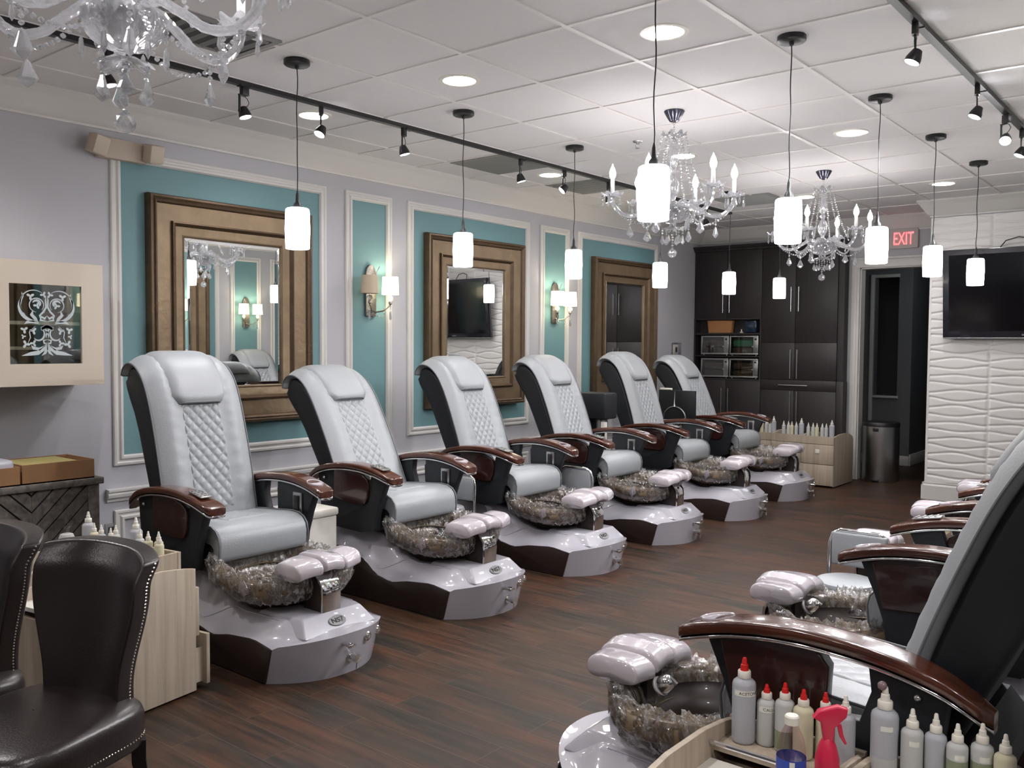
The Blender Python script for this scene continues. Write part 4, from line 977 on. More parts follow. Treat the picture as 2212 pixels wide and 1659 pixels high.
        m = MB(); a, b = sorted((s * 0.284, s * 0.274)); m.bbox(0.36, 0.43, a, b, 0.575, 0.70, 0.003)
        hp = m.build('remote_plate', 'steel', t) if s > 0 else None
        if hp:
            m = MB(); m.bbox(0.378, 0.412, 0.262, 0.276, 0.59, 0.685, 0.004); m.build('remote', 'black', hp)
    # flaps of white trim visible above the arm panel
    for s in (-1, 1):
        m = MB(); a, b = sorted((s * 0.318, s * 0.340)); m.prism([(0.24, 0.752), (0.33, 0.748), (0.375, 0.740), (0.365, 0.732), (0.24, 0.742)], a, b, 'xz', 0.001); m.build('arm_clip', 'steel', t)
    return t
CH0 = make_chair()
def set_tilt(c, deg):
    for k in kids(c):
        if 'back' in k.keys(): k.rotation_euler = (0, -math.radians(deg), 0)
LC = [(1.24, -0.04, 14, 'nearest spa chair of the left row, in front of the big gold mirror'), (1.20, 1.11, 27, 'second spa chair of the left row, most reclined'),
      (1.165, 2.245, 20.5, 'third spa chair of the left row, before the middle gold mirror'), (1.14, 3.39, 20, 'fourth spa chair of the left row, below the second sconce'),
      (1.14, 4.585, 16.5, 'fifth spa chair of the left row, before the far gold mirror'), (1.10, 5.79, 22, 'farthest spa chair of the left row, beside the dark cabinets')]
RC = [(4.835, -0.16, 20.5, 'nearest spa chair of the right row, cut by the right edge'), (4.87, 0.96, 23, 'second spa chair of the right row, behind the nearest one'),
      (4.87, 2.12, 20, 'third spa chair of the right row, partly hidden'), (4.87, 3.25, 20, 'fourth spa chair of the right row, only foot pad and arm end visible'),
      (4.87, 4.40, 20, 'fifth right row spa chair, only its foot pad showing below the wave wall'), (4.87, 5.5, 20, 'farthest spa chair of the right row, in front of the wave wall')]
first = True
for x, y, tl, lb in LC:
    o = CH0 if first else copy_tree(CH0); first = False
    o.location = (x, y, 0); set_tilt(o, tl); tag(o, lb, 'pedicure chair', 'grey spa chairs along the left wall')
for x, y, tl, lb in RC:
    o = copy_tree(CH0); o.location = (x, y, 0); o.rotation_euler.z = PI; set_tilt(o, tl); tag(o, lb, 'pedicure chair', 'grey spa chairs along the right wall')
    if y < 0:                                   # its inner armrest is flipped away out of sight
        for k in kids(o):
            st_ = k.name.split('.')[0]
            if st_ in ('armrest', 'arm_panel', 'arm_frame', 'arm_clip', 'bolt') and sum(v.co.y for v in k.data.vertices) < 0:
                for g in kids(k): bpy.data.objects.remove(g)
                bpy.data.objects.remove(k)
for o in bpy.data.objects:
    if 'back' in o.keys(): del o['back']

# ================================================================== BACK CABINETS
def bar_handle(parent, x, y, z0, z1, horiz=False):
    m = MB()
    if horiz: m.tube([(z0, y - 0.028, x), (z1, y - 0.028, x)], 0.005, 8); e = ((z0 + 0.03, x), (z1 - 0.03, x))
    else: m.tube([(x, y - 0.028, z0), (x, y - 0.028, z1)], 0.005, 8); e = ((x, z0 + 0.03), (x, z1 - 0.03))
    for a, b in e: m.tube([(a, y, b), (a, y - 0.028, b)], 0.0035, 6)
    return m.build('handle', 'steel', parent)
CF = 7.30
def cabinet(label, x0, x1):
    return thing('built_in_cabinet', label, 'cabinet', (0, 0, 0), 0, 'tall dark built-in cabinets')
def cbody(t, x0, x1, z0, z1, niche=False):
    m = MB()
    if not niche: m.box(x0, x1, CF + 0.02, YB - 0.002, z0, z1)
    else:
        m.box(x0, x1, YB - 0.02, YB - 0.002, z0, z1); m.box(x0, x0 + 0.02, CF, YB - 0.02, z0, z1); m.box(x1 - 0.02, x1, CF, YB - 0.02, z0, z1); m.box(x0 + 0.02, x1 - 0.02, CF, YB - 0.02, z0, z0 + 0.02); m.box(x0 + 0.02, x1 - 0.02, CF, YB - 0.02, z1 - 0.02, z1)
        m.box(x0 + 0.02, x1 - 0.02, CF + 0.005, YB - 0.02, 1.60, 1.622); m.box(x0 + 0.02, x1 - 0.02, CF + 0.005, YB - 0.02, 1.338, 1.352)
    return m.build('body', 'cabinet', t, smooth=False)
def cdoor(t, x0, x1, z0, z1, hx=None, hz=None, name='door'):
    m = MB(); m.bbox(x0 + 0.002, x1 - 0.002, CF - 0.001, CF + 0.019, z0 + 0.002, z1 - 0.002, 0.002)
    d = m.build(name, 'cabinet', t, ang=30)
    if hx is not None and name == 'door': bar_handle(d, hx, CF, hz[0], hz[1])
    elif hx is not None: bar_handle(d, hx, CF, hz[0], hz[1], True)
CL = cabinet('tall dark wood cabinet column holding the basket and four small glass door warmers', 0, 0)
XA, XB_, XC = XL + 0.004, 1.05, 1.995
cbody(CL, XA, XB_, 0.0, 1.06); cbody(CL, XA, XB_, 1.80, 2.60); cbody(CL, XA, XB_, 1.06, 1.80, True)
mid = (0.571 + 0.654) / 2
cdoor(CL, XA, mid, 1.80, 2.60, 0.571, (1.862, 2.14)); cdoor(CL, mid, XB_, 1.80, 2.60, 0.654, (1.862, 2.14))
cdoor(CL, XA, mid, 0.08, 1.06, 0.569, (0.66, 0.963)); cdoor(CL, mid, XB_, 0.08, 1.06, 0.654, (0.66, 0.963))
CR = cabinet('tall dark wood cabinet column beside the doorway, all doors closed', 0, 0)
cbody(CR, XB_ + 0.001, XC, 0.0, 2.60)
m2 = 1.452
cdoor(CR, XB_ + 0.001, m2, 1.51, 2.60, 1.408, (1.862, 2.141)); cdoor(CR, m2, 1.93, 1.51, 2.60, 1.496, (1.862, 2.141))
cdoor(CR, XB_ + 0.001, m2, 1.085, 1.51, 1.412, (1.10, 1.431)); cdoor(CR, m2, 1.93, 1.085, 1.51, 1.49, (1.10, 1.431))
cdoor(CR, XB_ + 0.001, 1.93, 0.965, 1.085, 1.025, (1.278, 1.613), 'drawer')
cdoor(CR, XB_ + 0.001, m2, 0.08, 0.965, 1.416, (0.62, 0.956)); cdoor(CR, m2, 1.93, 0.08, 0.965, 1.494, (0.62, 0.956))
MB().bbox(1.935, 2.012, CF - 0.012, YB - 0.034, 0.0, 1.08, 0.003).build('side_post', 'cabinet', CR, ang=30)
for t, a, b in ((CL, XA, XB_), (CR, XB_ + 0.001, XC + 0.02)):
    m = MB(); pr = [(0.0, 2.60), (-0.02, 2.60), (-0.022, 2.612), (-0.04, 2.63), (-0.055, 2.648), (-0.058, 2.66), (0.10, 2.66), (0.10, 2.60)]
    m.prism([(CF + p, z) for p, z in pr], a, b, 'yz'); m.build('cornice', 'cabinet', t, ang=30)
# warmers in the niche
tw = {(0, 0): ('towel', 'towel'), (1, 0): ('green', 'towel'), (0, 1): ('towel', 'towel'), (1, 1): ('towel', 'towel')}
for (i, j), (ma, mb_) in tw.items():
    x0 = 0.285 + i * 0.372; z0 = 1.353 if j == 0 else 1.082
    w, hgt = 0.360, 0.235
    pos = ('upper', 'lower')[j] + ' ' + ('left', 'right')[i]
    lb = {'upper right': 'small silver towel warmer, upper right of the four, with green cloth inside', 'upper left': 'small silver towel warmer under the basket, upper left of the four',
          'lower left': 'small silver towel warmer, lower left of the four', 'lower right': 'small silver towel warmer, lower right of the four'}[pos]
    t = thing('towel_warmer', lb, 'towel warmer', (x0, CF, z0), 0, 'four small towel warmers in the cabinet niche')
    m = MB(); m.box(0, w, 0.10, 0.115, 0.012, hgt); m.box(0, 0.01, 0.012, 0.10, 0.012, hgt); m.box(w - 0.01, w, 0.012, 0.10, 0.012, hgt); m.box(0.01, w - 0.01, 0.012, 0.10, 0.012, 0.02); m.box(0.01, w - 0.01, 0.012, 0.10, hgt - 0.01, hgt)
    m.build('housing', 'dark', t, smooth=False)
    m = MB(); m.bbox(0, w, -0.006, 0.012, 0.012, 0.030, 0.002); m.bbox(0, w, -0.006, 0.012, hgt - 0.016, hgt, 0.002); m.bbox(0, 0.014, -0.006, 0.012, 0.03, hgt - 0.016, 0.002); m.bbox(w - 0.062, w, -0.006, 0.012, 0.03, hgt - 0.016, 0.002)
    f = m.build('door_frame', 'steel', t, ang=30)
    MB().box(0.014, w - 0.062, 0.0, 0.003, 0.03, hgt - 0.016).build('glass', 'pane', f, smooth=False)
    MB().bbox(w - 0.075, w - 0.062, -0.014, -0.004, 0.10, 0.115, 0.002).build('knob', 'steel', f)
    m = MB(); m.box(w - 0.045, w - 0.02, -0.008, -0.006, hgt - 0.05, hgt - 0.03); m.build('switch', 'black', f, smooth=False)
    for k in range(2):
        MB().bbox(0.03, w - 0.08, 0.02, 0.09, 0.022 + k * 0.085, 0.095 + k * 0.09, 0.02).build('folded_towel', ma if k == 1 else mb_, t)
    m = MB(); 
    for xx in (0.03, w - 0.03): m.lathe([(0.008, -0.001), (0.008, 0.012)], 8, Tr(xx, 0.012, 0.001))
    m.build('foot', 'steel', t)
t = thing('wicker_basket', 'tan wicker basket on the cabinet shelf above the warmers', 'basket', (0.345, CF + 0.01, 1.622))
def wk(u, v):
    a = 2 * PI * v; se = 5; c, s = math.cos(a), math.sin(a); q = (abs(c) ** se + abs(s) ** se) ** (-1 / se)
    h = u; k = 1 + 0.10 * h; rip = 0.003 * math.sin(u * 44) * math.sin(60 * a)
    return (0.16 + (0.15 * k + rip) * q * c, 0.06 + (0.05 * k + rip) * q * s, 0.003 + 0.14 * h)
m = MB(); m.grid(wk, 26, 120, close_v=True); m.box(0.02, 0.30, 0.015, 0.105, 0.0, 0.006); m.build('woven_body', 'wicker', t, ang=80)
MB().tube([wk(1, i / 60) for i in range(60)], 0.006, 6, closed=True).build('rim', 'wicker', t)
tag(MB().bbox(0.83, 0.98, CF + 0.02, CF + 0.11, 1.623, 1.77, 0.02).build('storage_tub', 'navy'), 'dark blue plastic tub on the shelf right of the basket', 'tub')
tag(MB().lathe([(0.02, 0), (0.022, 0.01), (0.008, 0.016), (0.006, 0.035), (0.012, 0.04), (0.001, 0.045)], 12, Tr(0.79, CF + 0.03, 1.623)).build('small_jar', 'whitecap'), 'tiny pale jar beside the dark blue tub', 'jar')

# ================================================================== BOTTLES
def make_bottle(h=0.165, r=0.0215, mat='hdpe', tip='whitecap', cap='whitecap', txt=None, fill=None, fillz=0.5, sticker=False):
    t = thing('squeeze_bottle', '', 'bottle'); b = h * 0.76
    MB().lathe([(r * 0.86, 0), (r * 0.97, 0.003), (r, 0.008), (r, b - r * 0.55), (r * 0.93, b - r * 0.3), (r * 0.68, b - r * 0.08), (r * 0.48, b), (r * 0.45, b + 0.004)], 24).build('body', mat, t, ang=60)
    c0 = b + 0.001; ch = 0.015 if h < 0.19 else 0.018
    MB().lathe([(r * 0.52, c0), (r * 0.56, c0 + 0.002), (r * 0.55, c0 + ch - 0.002), (r * 0.50, c0 + ch)], 20).build('cap', cap, t)
    z = c0 + ch; e = h - z
    MB().lathe([(r * 0.36, z), (r * 0.31, z + e * 0.45), (r * 0.24, z + e * 0.5), (r * 0.19, z + e * 0.9), (r * 0.14, z + e), (0.0004, z + e)], 14).build('nozzle', tip, t)
    if fill: 
        MB().lathe([(r * 1.003, 0.008), (r * 1.003, b * fillz)], 24, cap=False).build('liquid_level', fill, t)
    if txt:
        def lb(u, v):
            a = -PI / 2 - 0.95 + 1.9 * u; return (r * 1.01 * math.cos(a), r * 1.01 * math.sin(a), b * 0.76 + 0.014 * v)
        l = MB().grid(lb, 16, 2).build('label', 'label', t)
        tm = text_mb(txt, 0.0105, 0.0, Matrix.Identity(4)); 
        tm.v = [((r * 1.022) * math.cos(-PI / 2 + 0.35 + x / r), (r * 1.022) * math.sin(-PI / 2 + 0.35 + x / r), b * 0.76 + 0.007 + y) for x, y, z in tm.v]
        tm.build('lettering', 'ink', l, smooth=False, fix=False)
    elif sticker:
        def lb(u, v):
            a = -PI / 2 - 0.5 + 0.9 * u; return (r * 1.01 * math.cos(a), r * 1.01 * math.sin(a), b * 0.74 + 0.012 * v)
        MB().grid(lb, 8, 2).build('label', 'label', t)
    return t
B_small = make_bottle(r=0.019); B_tall = make_bottle(0.205, 0.027, 'hdpegrey')
B_cream = make_bottle(r=0.019, mat='hdpecream')
used = {}
def place_b(src, x, y, z, label, group, rz=0.0):
    k = src.name
    o = src if k not in used else copy_tree(src); used[k] = 1
    o.location = (x, y, z); o.rotation_euler.z = rz; tag(o, label, 'bottle', group); return o

# ================================================================== CARTS
def make_cart(name, binh=0.53, w=0.34, d=0.58, bx=0.0, rear=False):
    """front (drawers) at y=0 facing -y, body runs to +d"""
    t = thing('pedicure_cart', '', 'cart'); hw = w / 2
    side = [(0.0, 0.01), (d, 0.01), (d, 0.47), (d - 0.03, 0.505), (d - 0.12, 0.535), (d - 0.25, 0.55), (0.16, 0.548), (0.05, 0.535), (0.0, 0.525)]
    for s in (-1, 1):
        a, b = sorted((s * hw, s * (hw - 0.016))); MB().prism(side, a, b, 'yz', 0.0015).build('side_panel', 'oak', t, ang=30)
    m = MB(); m.box(-hw + 0.016, hw - 0.016, 0.03, d - 0.01, 0.02, 0.04); m.box(-hw + 0.016, hw - 0.016, d - 0.02, d - 0.005, 0.02, 0.43); m.box(-hw + 0.016, hw - 0.016, 0.04, 0.05, 0.02, 0.44)
    m.build('carcass', 'oak', t, smooth=False)
    MB().box(-hw + 0.016, hw - 0.016, 0.13, d - 0.005, 0.455, 0.471).build('tray_top', 'whiteTop', t, smooth=False)
    for z0, z1 in ((0.02, 0.235), (0.24, 0.445)):
        pull = 0.055 if (rear and z0 < 0.1) else 0.0
        dm = MB().bbox(-hw + 0.001, hw - 0.001, -0.018 - pull, 0.0 - pull, z0, z1, 0.002)
        if pull:
            for sx in (-1, 1): dm.box(sx * (hw - 0.03) - 0.006, sx * (hw - 0.03) + 0.006, -pull, 0.12, z0 + 0.01, z1 - 0.06)
            dm.box(-hw + 0.03, hw - 0.03, -pull, 0.12, z0 + 0.01, z0 + 0.02)
        dr = dm.build('drawer', 'oak', t, ang=30)
        if z0 > 0.1: 
            MB().bbox(-0.022, 0.022, -0.0215, -0.017, 0.35, 0.395, 0.002).build('handle', 'whitecap', dr)
    m = MB(); m.box(-hw + 0.001 + bx, hw - 0.001, -0.018, -0.004, 0.45, binh); m.box(-hw + 0.017 + bx, hw - 0.017, -0.004, 0.115, 0.485, 0.4975)
    if rear: m.box(-hw + 0.017 + bx, hw - 0.017, 0.115, 0.128, 0.446, binh); m.box(-hw + 0.003 + bx, -hw + 0.016 + bx, -0.004, 0.128, 0.50, binh); m.box(hw - 0.016, hw - 0.003, -0.004, 0.128, 0.50, binh)
    m.build('bottle_bin', 'oak', t, smooth=False)
    MB().tube([(-hw + 0.018, 0.135, 0.512), (hw - 0.018, 0.135, 0.512)], 0.006, 8).build('rail', 'chrome', t)
    m = MB()
    for sx in (-1, 1):
        for yy in (0.06, d - 0.06): m.lathe([(0.012, 0.0), (0.012, 0.02)], 10, Tr(sx * (hw - 0.04), yy, 0.0))
    m.build('caster', 'black', t)
    return t
K0 = make_cart('cart')
gk = 'pale wood pedicure carts'
K0.location = (1.99, 6.63, 0); tag(K0, 'pale wood cart with small square handle, nearest the doorway', 'cart', gk)
c = copy_tree(K0); c.location = (1.645, 6.66, 0); tag(c, 'pale wood cart in the middle of the three by the dark cabinets')
c = copy_tree(K0); c.location = (1.30, 6.68, 0); tag(c, 'pale wood cart behind the farthest left spa chair')
c = copy_tree(K0); c.location = (4.575, -0.535, 0); c.rotation_euler.z = PI; tag(c, 'foreground pale wood cart holding the red tipped bottles'); CFG = c
c = copy_tree(K0); c.location = (4.925, -0.515, 0); c.rotation_euler.z = PI; tag(c, 'foreground pale wood cart at the lower right corner with white tipped bottles')
K1 = make_cart('cart', 0.58, bx=0.11, rear=True)
K1.location = (1.865, -0.615, 0); K1.rotation_euler.z = PI + 0.16; tag(K1, 'pale wood cart between the leather chair and the nearest left spa chair', 'cart', gk)
c = copy_tree(K1); c.location = (1.48, -0.665, 0); c.rotation_euler.z = PI + 0.05; tag(c, 'pale wood cart mostly hidden behind the two leather chairs')
# far bottles
gb = 'bottles on the three far carts'
nm = ['first', 'second', 'third', 'fourth', 'fifth', 'sixth']
for i, x in enumerate((1.861, 1.912, 1.953, 2.01, 2.052)): place_b(B_small if i != 2 else B_cream, x, 6.69, 0.498, 'small white bottle, %s from the left on the far cart nearest the doorway' % nm[i], gb, i)
place_b(B_tall, 2.11, 6.69, 0.498, 'tall frosted bottle at the right end of the cart nearest the doorway', gb)
for i, x in enumerate((1.579, 1.632, 1.67, 1.718)): place_b(B_small if i != 2 else B_cream, x, 6.72, 0.498, 'small white bottle, %s from the left on the middle far cart' % nm[i], gb, i)
place_b(B_tall, 1.775, 6.72, 0.498, 'tall frosted bottle at the right end of the middle far cart', gb)
for i, x in enumerate((1.315, 1.364, 1.405)): place_b((B_cream, B_small, B_small)[i], x + 0.0, 6.76, 0.498, 'small bottle, %s from the left on the far cart behind the spa chair' % nm[i], gb, i)
place_b(B_tall, 1.448, 6.765, 0.498, 'tall frosted bottle standing higher than its row behind the farthest left spa chair', gb)
# left carts bottles
gl = 'bottles behind the leather chair'
place_b(B_tall, 1.665, -0.65, 0.498, 'tall frosted bottle against the arm of the nearest left spa chair', gl)
for x, y, s, lb in ((1.725, -0.665, B_small, 'white bottle just right of the tall one by the spa chair arm'), (1.795, -0.665, B_cream, 'cream bottle, front one of two overlapping by the spa chair'), (1.835, -0.64, B_cream, 'cream bottle, rear one of two overlapping by the spa chair'), (1.885, -0.665, B_cream, 'pale yellow bottle, rightmost above the leather chair back')): place_b(s, x, y, 0.498, lb, gl)
place_b(B_tall, 1.375, -0.72, 0.498, 'tall frosted bottle in front of the weathered wood sideboard', gl)
for x, y, s, lb in ((1.45, -0.73, B_cream, 'cream bottle right of the tall one before the sideboard'), (1.515, -0.73, B_small, 'white bottle, third in the row before the sideboard'), (1.565, -0.69, B_small, 'white bottle half hidden behind its neighbours before the sideboard'), (1.61, -0.735, B_cream, 'white bottle at the right end of the row before the sideboard')): place_b(s, x, y, 0.498, lb, gl)
t = thing('dispenser_jar', 'squat white jar with clear pump top left of the bottles', 'jar', (1.47, -0.86, 0.472), 0)
MB().lathe([(0.03, 0), (0.032, 0.004), (0.032, 0.15), (0.026, 0.165), (0.012, 0.17)], 24).build('body', 'hdpe', t); MB().lathe([(0.013, 0.17), (0.014, 0.19), (0.020, 0.194), (0.020, 0.20), (0.001, 0.202)], 18).build('pump_top', 'acrylic', t)
# foreground bottles
gf = 'bottles in the two foreground carts'
zb_ = 0.498
def fb(x, y, lab, **k):
    o = make_bottle(**k); o.location = (x, y, zb_); tag(o, lab, 'bottle', gf); o.rotation_euler.z = 0.5; return o
fb(4.468, -0.585, 'tall bottle labelled ACETONE with red tip in the foreground cart', h=0.208, r=0.0285, mat='hdpegrey', tip='redcap', txt='ACETONE', fill=None)
fb(4.518, -0.565, 'bottle with stubby orange red tip beside the acetone bottle', h=0.148, r=0.0230, mat='hdpe', tip='redcap', txt='CALLUS')
fb(4.566, -0.570, 'half full bottle with greenish liquid and red tip', h=0.165, r=0.0230, mat='hdpe', tip='redcap', fill='hdpegreen', fillz=0.42)
fb(4.614, -0.577, 'creamy yellow lotion bottle with red tip', h=0.163, r=0.0235, mat='hdpecream', tip='redcap')
fb(4.658, -0.555, 'red tipped bottle mostly hidden behind the pink spray trigger', h=0.160, r=0.0215, mat='hdpecream', tip='redcap')
fb(4.708, -0.565, 'white tipped bottle right of the pink spray trigger', h=0.168, r=0.0225, mat='hdpegrey', tip='whitecap')
c1_ = fb(4.795, -0.565, 'tallest bottle in the right foreground cart with a clear bead on its tip', h=0.212, r=0.0295, mat='hdpegrey', sticker=True, fill='hdpe', fillz=0.35)
MB().sphere((-0.007, 0.0, 0.213), 0.0105, 14).build('tip_bead', pmat('pink_bead', srgb(190, 160, 165), 0.2, trans=0.6), c1_)
fb(4.853, -0.562, 'white tipped bottle second from the left in the right foreground cart', h=0.175, r=0.0235, sticker=True)
fb(4.899, -0.553, 'white tipped bottle third from the left in the right foreground cart', h=0.174, r=0.0225, mat='hdpegrey', fill='hdpegreen', fillz=0.3)
fb(4.944, -0.560, 'white tipped bottle fourth from the left in the right foreground cart', h=0.166, r=0.0215, sticker=True, fill='hdpegreen', fillz=0.72)
fb(4.989, -0.545, 'white tipped bottle next to last in the right foreground cart', h=0.174, r=0.0225, sticker=True, fill='hdpegreen', fillz=0.72)
fb(5.034, -0.552, 'white tipped bottle at the very lower right corner', h=0.166, r=0.0215, mat='hdpecream', sticker=True)
bm = bmesh.new(); bmesh.ops.create_icosphere(bm, subdivisions=3, radius=0.010)
# spray bottle, water bottle
t = thing('spray_bottle', 'pink red trigger spray bottle behind the water bottle', 'spray bottle', (4.715, -0.70, 0.472), 0.5)
MB().lathe([(0.022, 0), (0.026, 0.004), (0.026, 0.10), (0.018, 0.13), (0.010, 0.145)], 20).build('body', 'pinkplastic', t)
m = MB(); m.prism([(-0.010, 0.14), (0.012, 0.14), (0.014, 0.17), (0.038, 0.195), (0.040, 0.212), (0.020, 0.218), (-0.020, 0.205), (-0.032, 0.188), (-0.016, 0.180)], -0.010, 0.010, 'xz', 0.004, 3); m.build('spray_head', 'pinkplastic', t)
m = MB(); m.prism([(0.018, 0.178), (0.028, 0.176), (0.032, 0.155), (0.040, 0.135), (0.035, 0.133), (0.024, 0.150)], -0.006, 0.006, 'xz', 0.002); m.build('trigger', 'pinkplastic', t)
t = thing('water_bottle', 'clear water bottle with white cap and blue label', 'water bottle', (4.664, -0.775, 0.472), 0.6)
MB().lathe([(0.024, 0.0), (0.030, 0.004), (0.0305, 0.02), (0.029, 0.03), (0.0305, 0.04), (0.029, 0.052), (0.0305, 0.06), (0.0305, 0.128), (0.026, 0.155), (0.0150, 0.180), (0.0125, 0.185), (0.0125, 0.197)], 28).build('body', 'water', t)
MB().lathe([(0.0150, 0.186), (0.0155, 0.202), (0.013, 0.205), (0.001, 0.205)], 22).build('cap', 'whitecap', t)
lbm = MB(); lbm.lathe([(0.0312, 0.080), (0.0312, 0.116)], 32, cap=False); l = lbm.build('label', 'blue', t)
def st(u, v): a = -1.9 + 0.35 * u; return (0.0316 * math.cos(a), 0.0316 * math.sin(a), 0.082 + 0.032 * v)
MB().grid(st, 6, 2).build('label_stripe', 'label', l)
tag(MB().bbox(4.60, 4.66, -0.90, -0.82, 0.472, 0.481, 0.004).build('nail_buffer', 'ink'), 'small dark block lying on the white cart top', 'nail buffer')
tag(MB().lathe([(0.05, 0), (0.06, 0.006), (0.06, 0.010), (0.05, 0.008), (0.001, 0.004)], 28, Tr(4.555, -0.84, 0.472), cap=False).build('dish', 'whiteTop'), 'flat cream dish on the white cart top', 'dish')
tag(MB().box(4.4045, 4.4049, -0.66, -0.60, 0.49, 0.52).build('sticker', 'label', smooth=False), 'small white sticker on the side of the foreground cart', 'sticker')

# ================================================================== LEATHER CHAIRS
def make_leather():
    t = thing('leather_chair', '', 'chair')
    def seat(u, v):
        # superellipse plan, front rounded; u rings from bottom to top centre
        a = 2 * PI * v; se = 4.5; c, s = math.cos(a), math.sin(a); q = (abs(c) ** se + abs(s) ** se) ** (-1 / se)
        prof = [(0.985, 0.350), (1.0, 0.360), (1.01, 0.41), (1.0, 0.445), (0.93, 0.468), (0.7, 0.478), (0.35, 0.484), (0.01, 0.486)]
        r, z = catm(prof, u); wy = 0.25 + 0.012 * c
        return (0.25 * r * q * c + (0.02 * r if c > 0 else 0) * (1 - s * s), wy * r * q * s, z)
    MB().grid(seat, 26, 72, close_v=True).build('seat', 'brown_leather', t, ang=70)
    nails = MB()
    for k in range(150):
        p = seat(0.17, k / 150.0)
        nails.lathe([(0.0038, 0), (0.0028, 0.0022), (0.0005, 0.003)], 6, Tr(p[0], p[1], 0.378) @ Rz(math.atan2(p[1], p[0])) @ Ry(PI / 2), cap=False)
    nails.build('nailhead_trim', 'nail', t, smooth=False)
    def bk(u, v, off=0.0):
        # v across -1..1, u up; wings curve forward
        x = -1 + 2 * v; h = u
        hw = 0.160 + 0.058 * sm((h - 0.2) / 0.6)
        z = 0.40 + 0.505 * h - 0.016 * abs(x) ** 3 * sm(h) - 0.012 * x * h 
        fw = 0.085 * abs(x) ** 2.4 * (0.4 + 0.6 * h)
        xx = -0.225 - 0.07 * h ** 1.5 + fw + 0.03 * sm((h - 0.85) / 0.15)* -1
        return (xx + off, hw * x, z)
    m = MB(); NU, NV = 26, 34
    F = [[bk(i / (NU - 1), j / (NV - 1), 0.035) for j in range(NV)] for i in range(NU)]; B = [[bk(i / (NU - 1), j / (NV - 1), -0.035) for j in range(NV)] for i in range(NU)]
    vs = [p for r in F for p in r] + [p for r in B for p in r]; n = NU * NV; fs = []
    for i in range(NU - 1):
        for j in range(NV - 1):
            a = i * NV + j; fs.append((a, a + 1, a + NV + 1, a + NV)); fs.append((n + a, n + a + NV, n + a + NV + 1, n + a + 1))
    for j in range(NV - 1):
        a = (NU - 1) * NV + j; fs.append((a, a + 1, n + a + 1, n + a)); fs.append((j, n + j, n + j + 1, j + 1))
    for i in range(NU - 1):
        a = i * NV; fs.append((a, a + NV, n + a + NV, n + a)); a = i * NV + NV - 1; fs.append((a, n + a, n + a + NV, a + NV))
    m.add(vs, fs)
    o = m.build('backrest', 'brown_leather', t, ang=70)
    bv = o.modifiers.new('bevel', 'BEVEL'); bv.width = 0.016; bv.segments = 3; bv.limit_method = 'ANGLE'; bv.angle_limit = math.radians(50)
    for s in (0.0, 1.0):
        nails = MB()
        for k in range(46):
            p = bk(0.04 + 0.94 * k / 45, s, -0.018); nails.lathe([(0.0038, 0), (0.0028, 0.0022), (0.0005, 0.003)], 6, Tr(p[0], p[1] + (0.0006 if s else -0.0006), p[2]) @ Rx(-PI / 2 if s else PI / 2), cap=False)
        nails.build('nailhead_trim', 'nail', t, smooth=False)
    for sx, sy in ((1, 1), (1, -1), (-1, 1), (-1, -1)):
        m = MB(); k = 0.06 if sx < 0 else 0.0
        m.tube([(0.20 * sx, 0.20 * sy, 0.36), (0.20 * sx, 0.20 * sy, 0.30), (0.20 * sx - k * 0.5, 0.20 * sy, 0.15), (0.20 * sx - k, 0.20 * sy, 0.0)], [0.030, 0.028, 0.022, 0.016], 4)
        m.build('leg', 'darkwood', t, ang=30)
    return t
A0 = make_leather(); A0.scale = (0.94, 0.92, 0.965); A0.location = (2.875, -1.59, 0); A0.rotation_euler.z = math.radians(-74.3); tag(A0, 'dark brown leather chair with nailhead trim, the right one with its seat in view', None, 'dark brown leather chairs')
c = copy_tree(A0); c.location = (2.35, -1.69, 0); c.rotation_euler.z = math.radians(-84); tag(c, 'dark brown leather chair cut off by the left edge')

# ================================================================== LEFT WALL CORNER
t = thing('wall_cabinet', 'cream wall cabinet with an etched scroll pattern on its glass', 'cabinet', (XL, -0.205, 1.235))
# local: x out, y negative to the left, z up ; depth .32, height .655
cy0 = -1.15; gy0, gy1, gz0, gz1 = -0.487, -0.118, 0.116, 0.532
m = MB(); D = 0.32
m.box(0.001, 0.012, cy0, 0, 0, 0.655); m.box(0.012, D - 0.02, cy0, cy0 + 0.016, 0, 0.655); m.box(0.012, D - 0.02, -0.016, 0, 0, 0.655); m.box(0.012, D - 0.02, cy0 + 0.016, -0.016, 0, 0.016); m.box(0.012, D - 0.02, cy0 + 0.016, -0.016, 0.639, 0.655)
m.build('body', 'creambox', t, smooth=False)
m = MB(); m.box(0.012, 0.016, cy0 + 0.017, -0.017, 0.017, 0.638); m.build('back_lining', 'dark', t, smooth=False)
MB().box(0.016, D - 0.03, cy0 + 0.017, -0.017, 0.322, 0.340).build('shelf', 'creambox', t, smooth=False)
MB().box(0.016, D - 0.06, cy0 + 0.3, -0.34, 0.190, 0.206).build('shelf', 'creambox', t, smooth=False)
m = MB(); m.box(D - 0.02, D, cy0, gy0, 0, 0.655); m.box(D - 0.02, D, gy1, 0, 0, 0.655); m.box(D - 0.02, D, gy0, gy1, 0, gz0); m.box(D - 0.02, D, gy0, gy1, gz1, 0.655)
dr = m.build('door', 'creambox', t, smooth=False)
MB().box(D - 0.012, D - 0.009, gy0, gy1, gz0, gz1).build('glass', 'pane', dr, smooth=False)
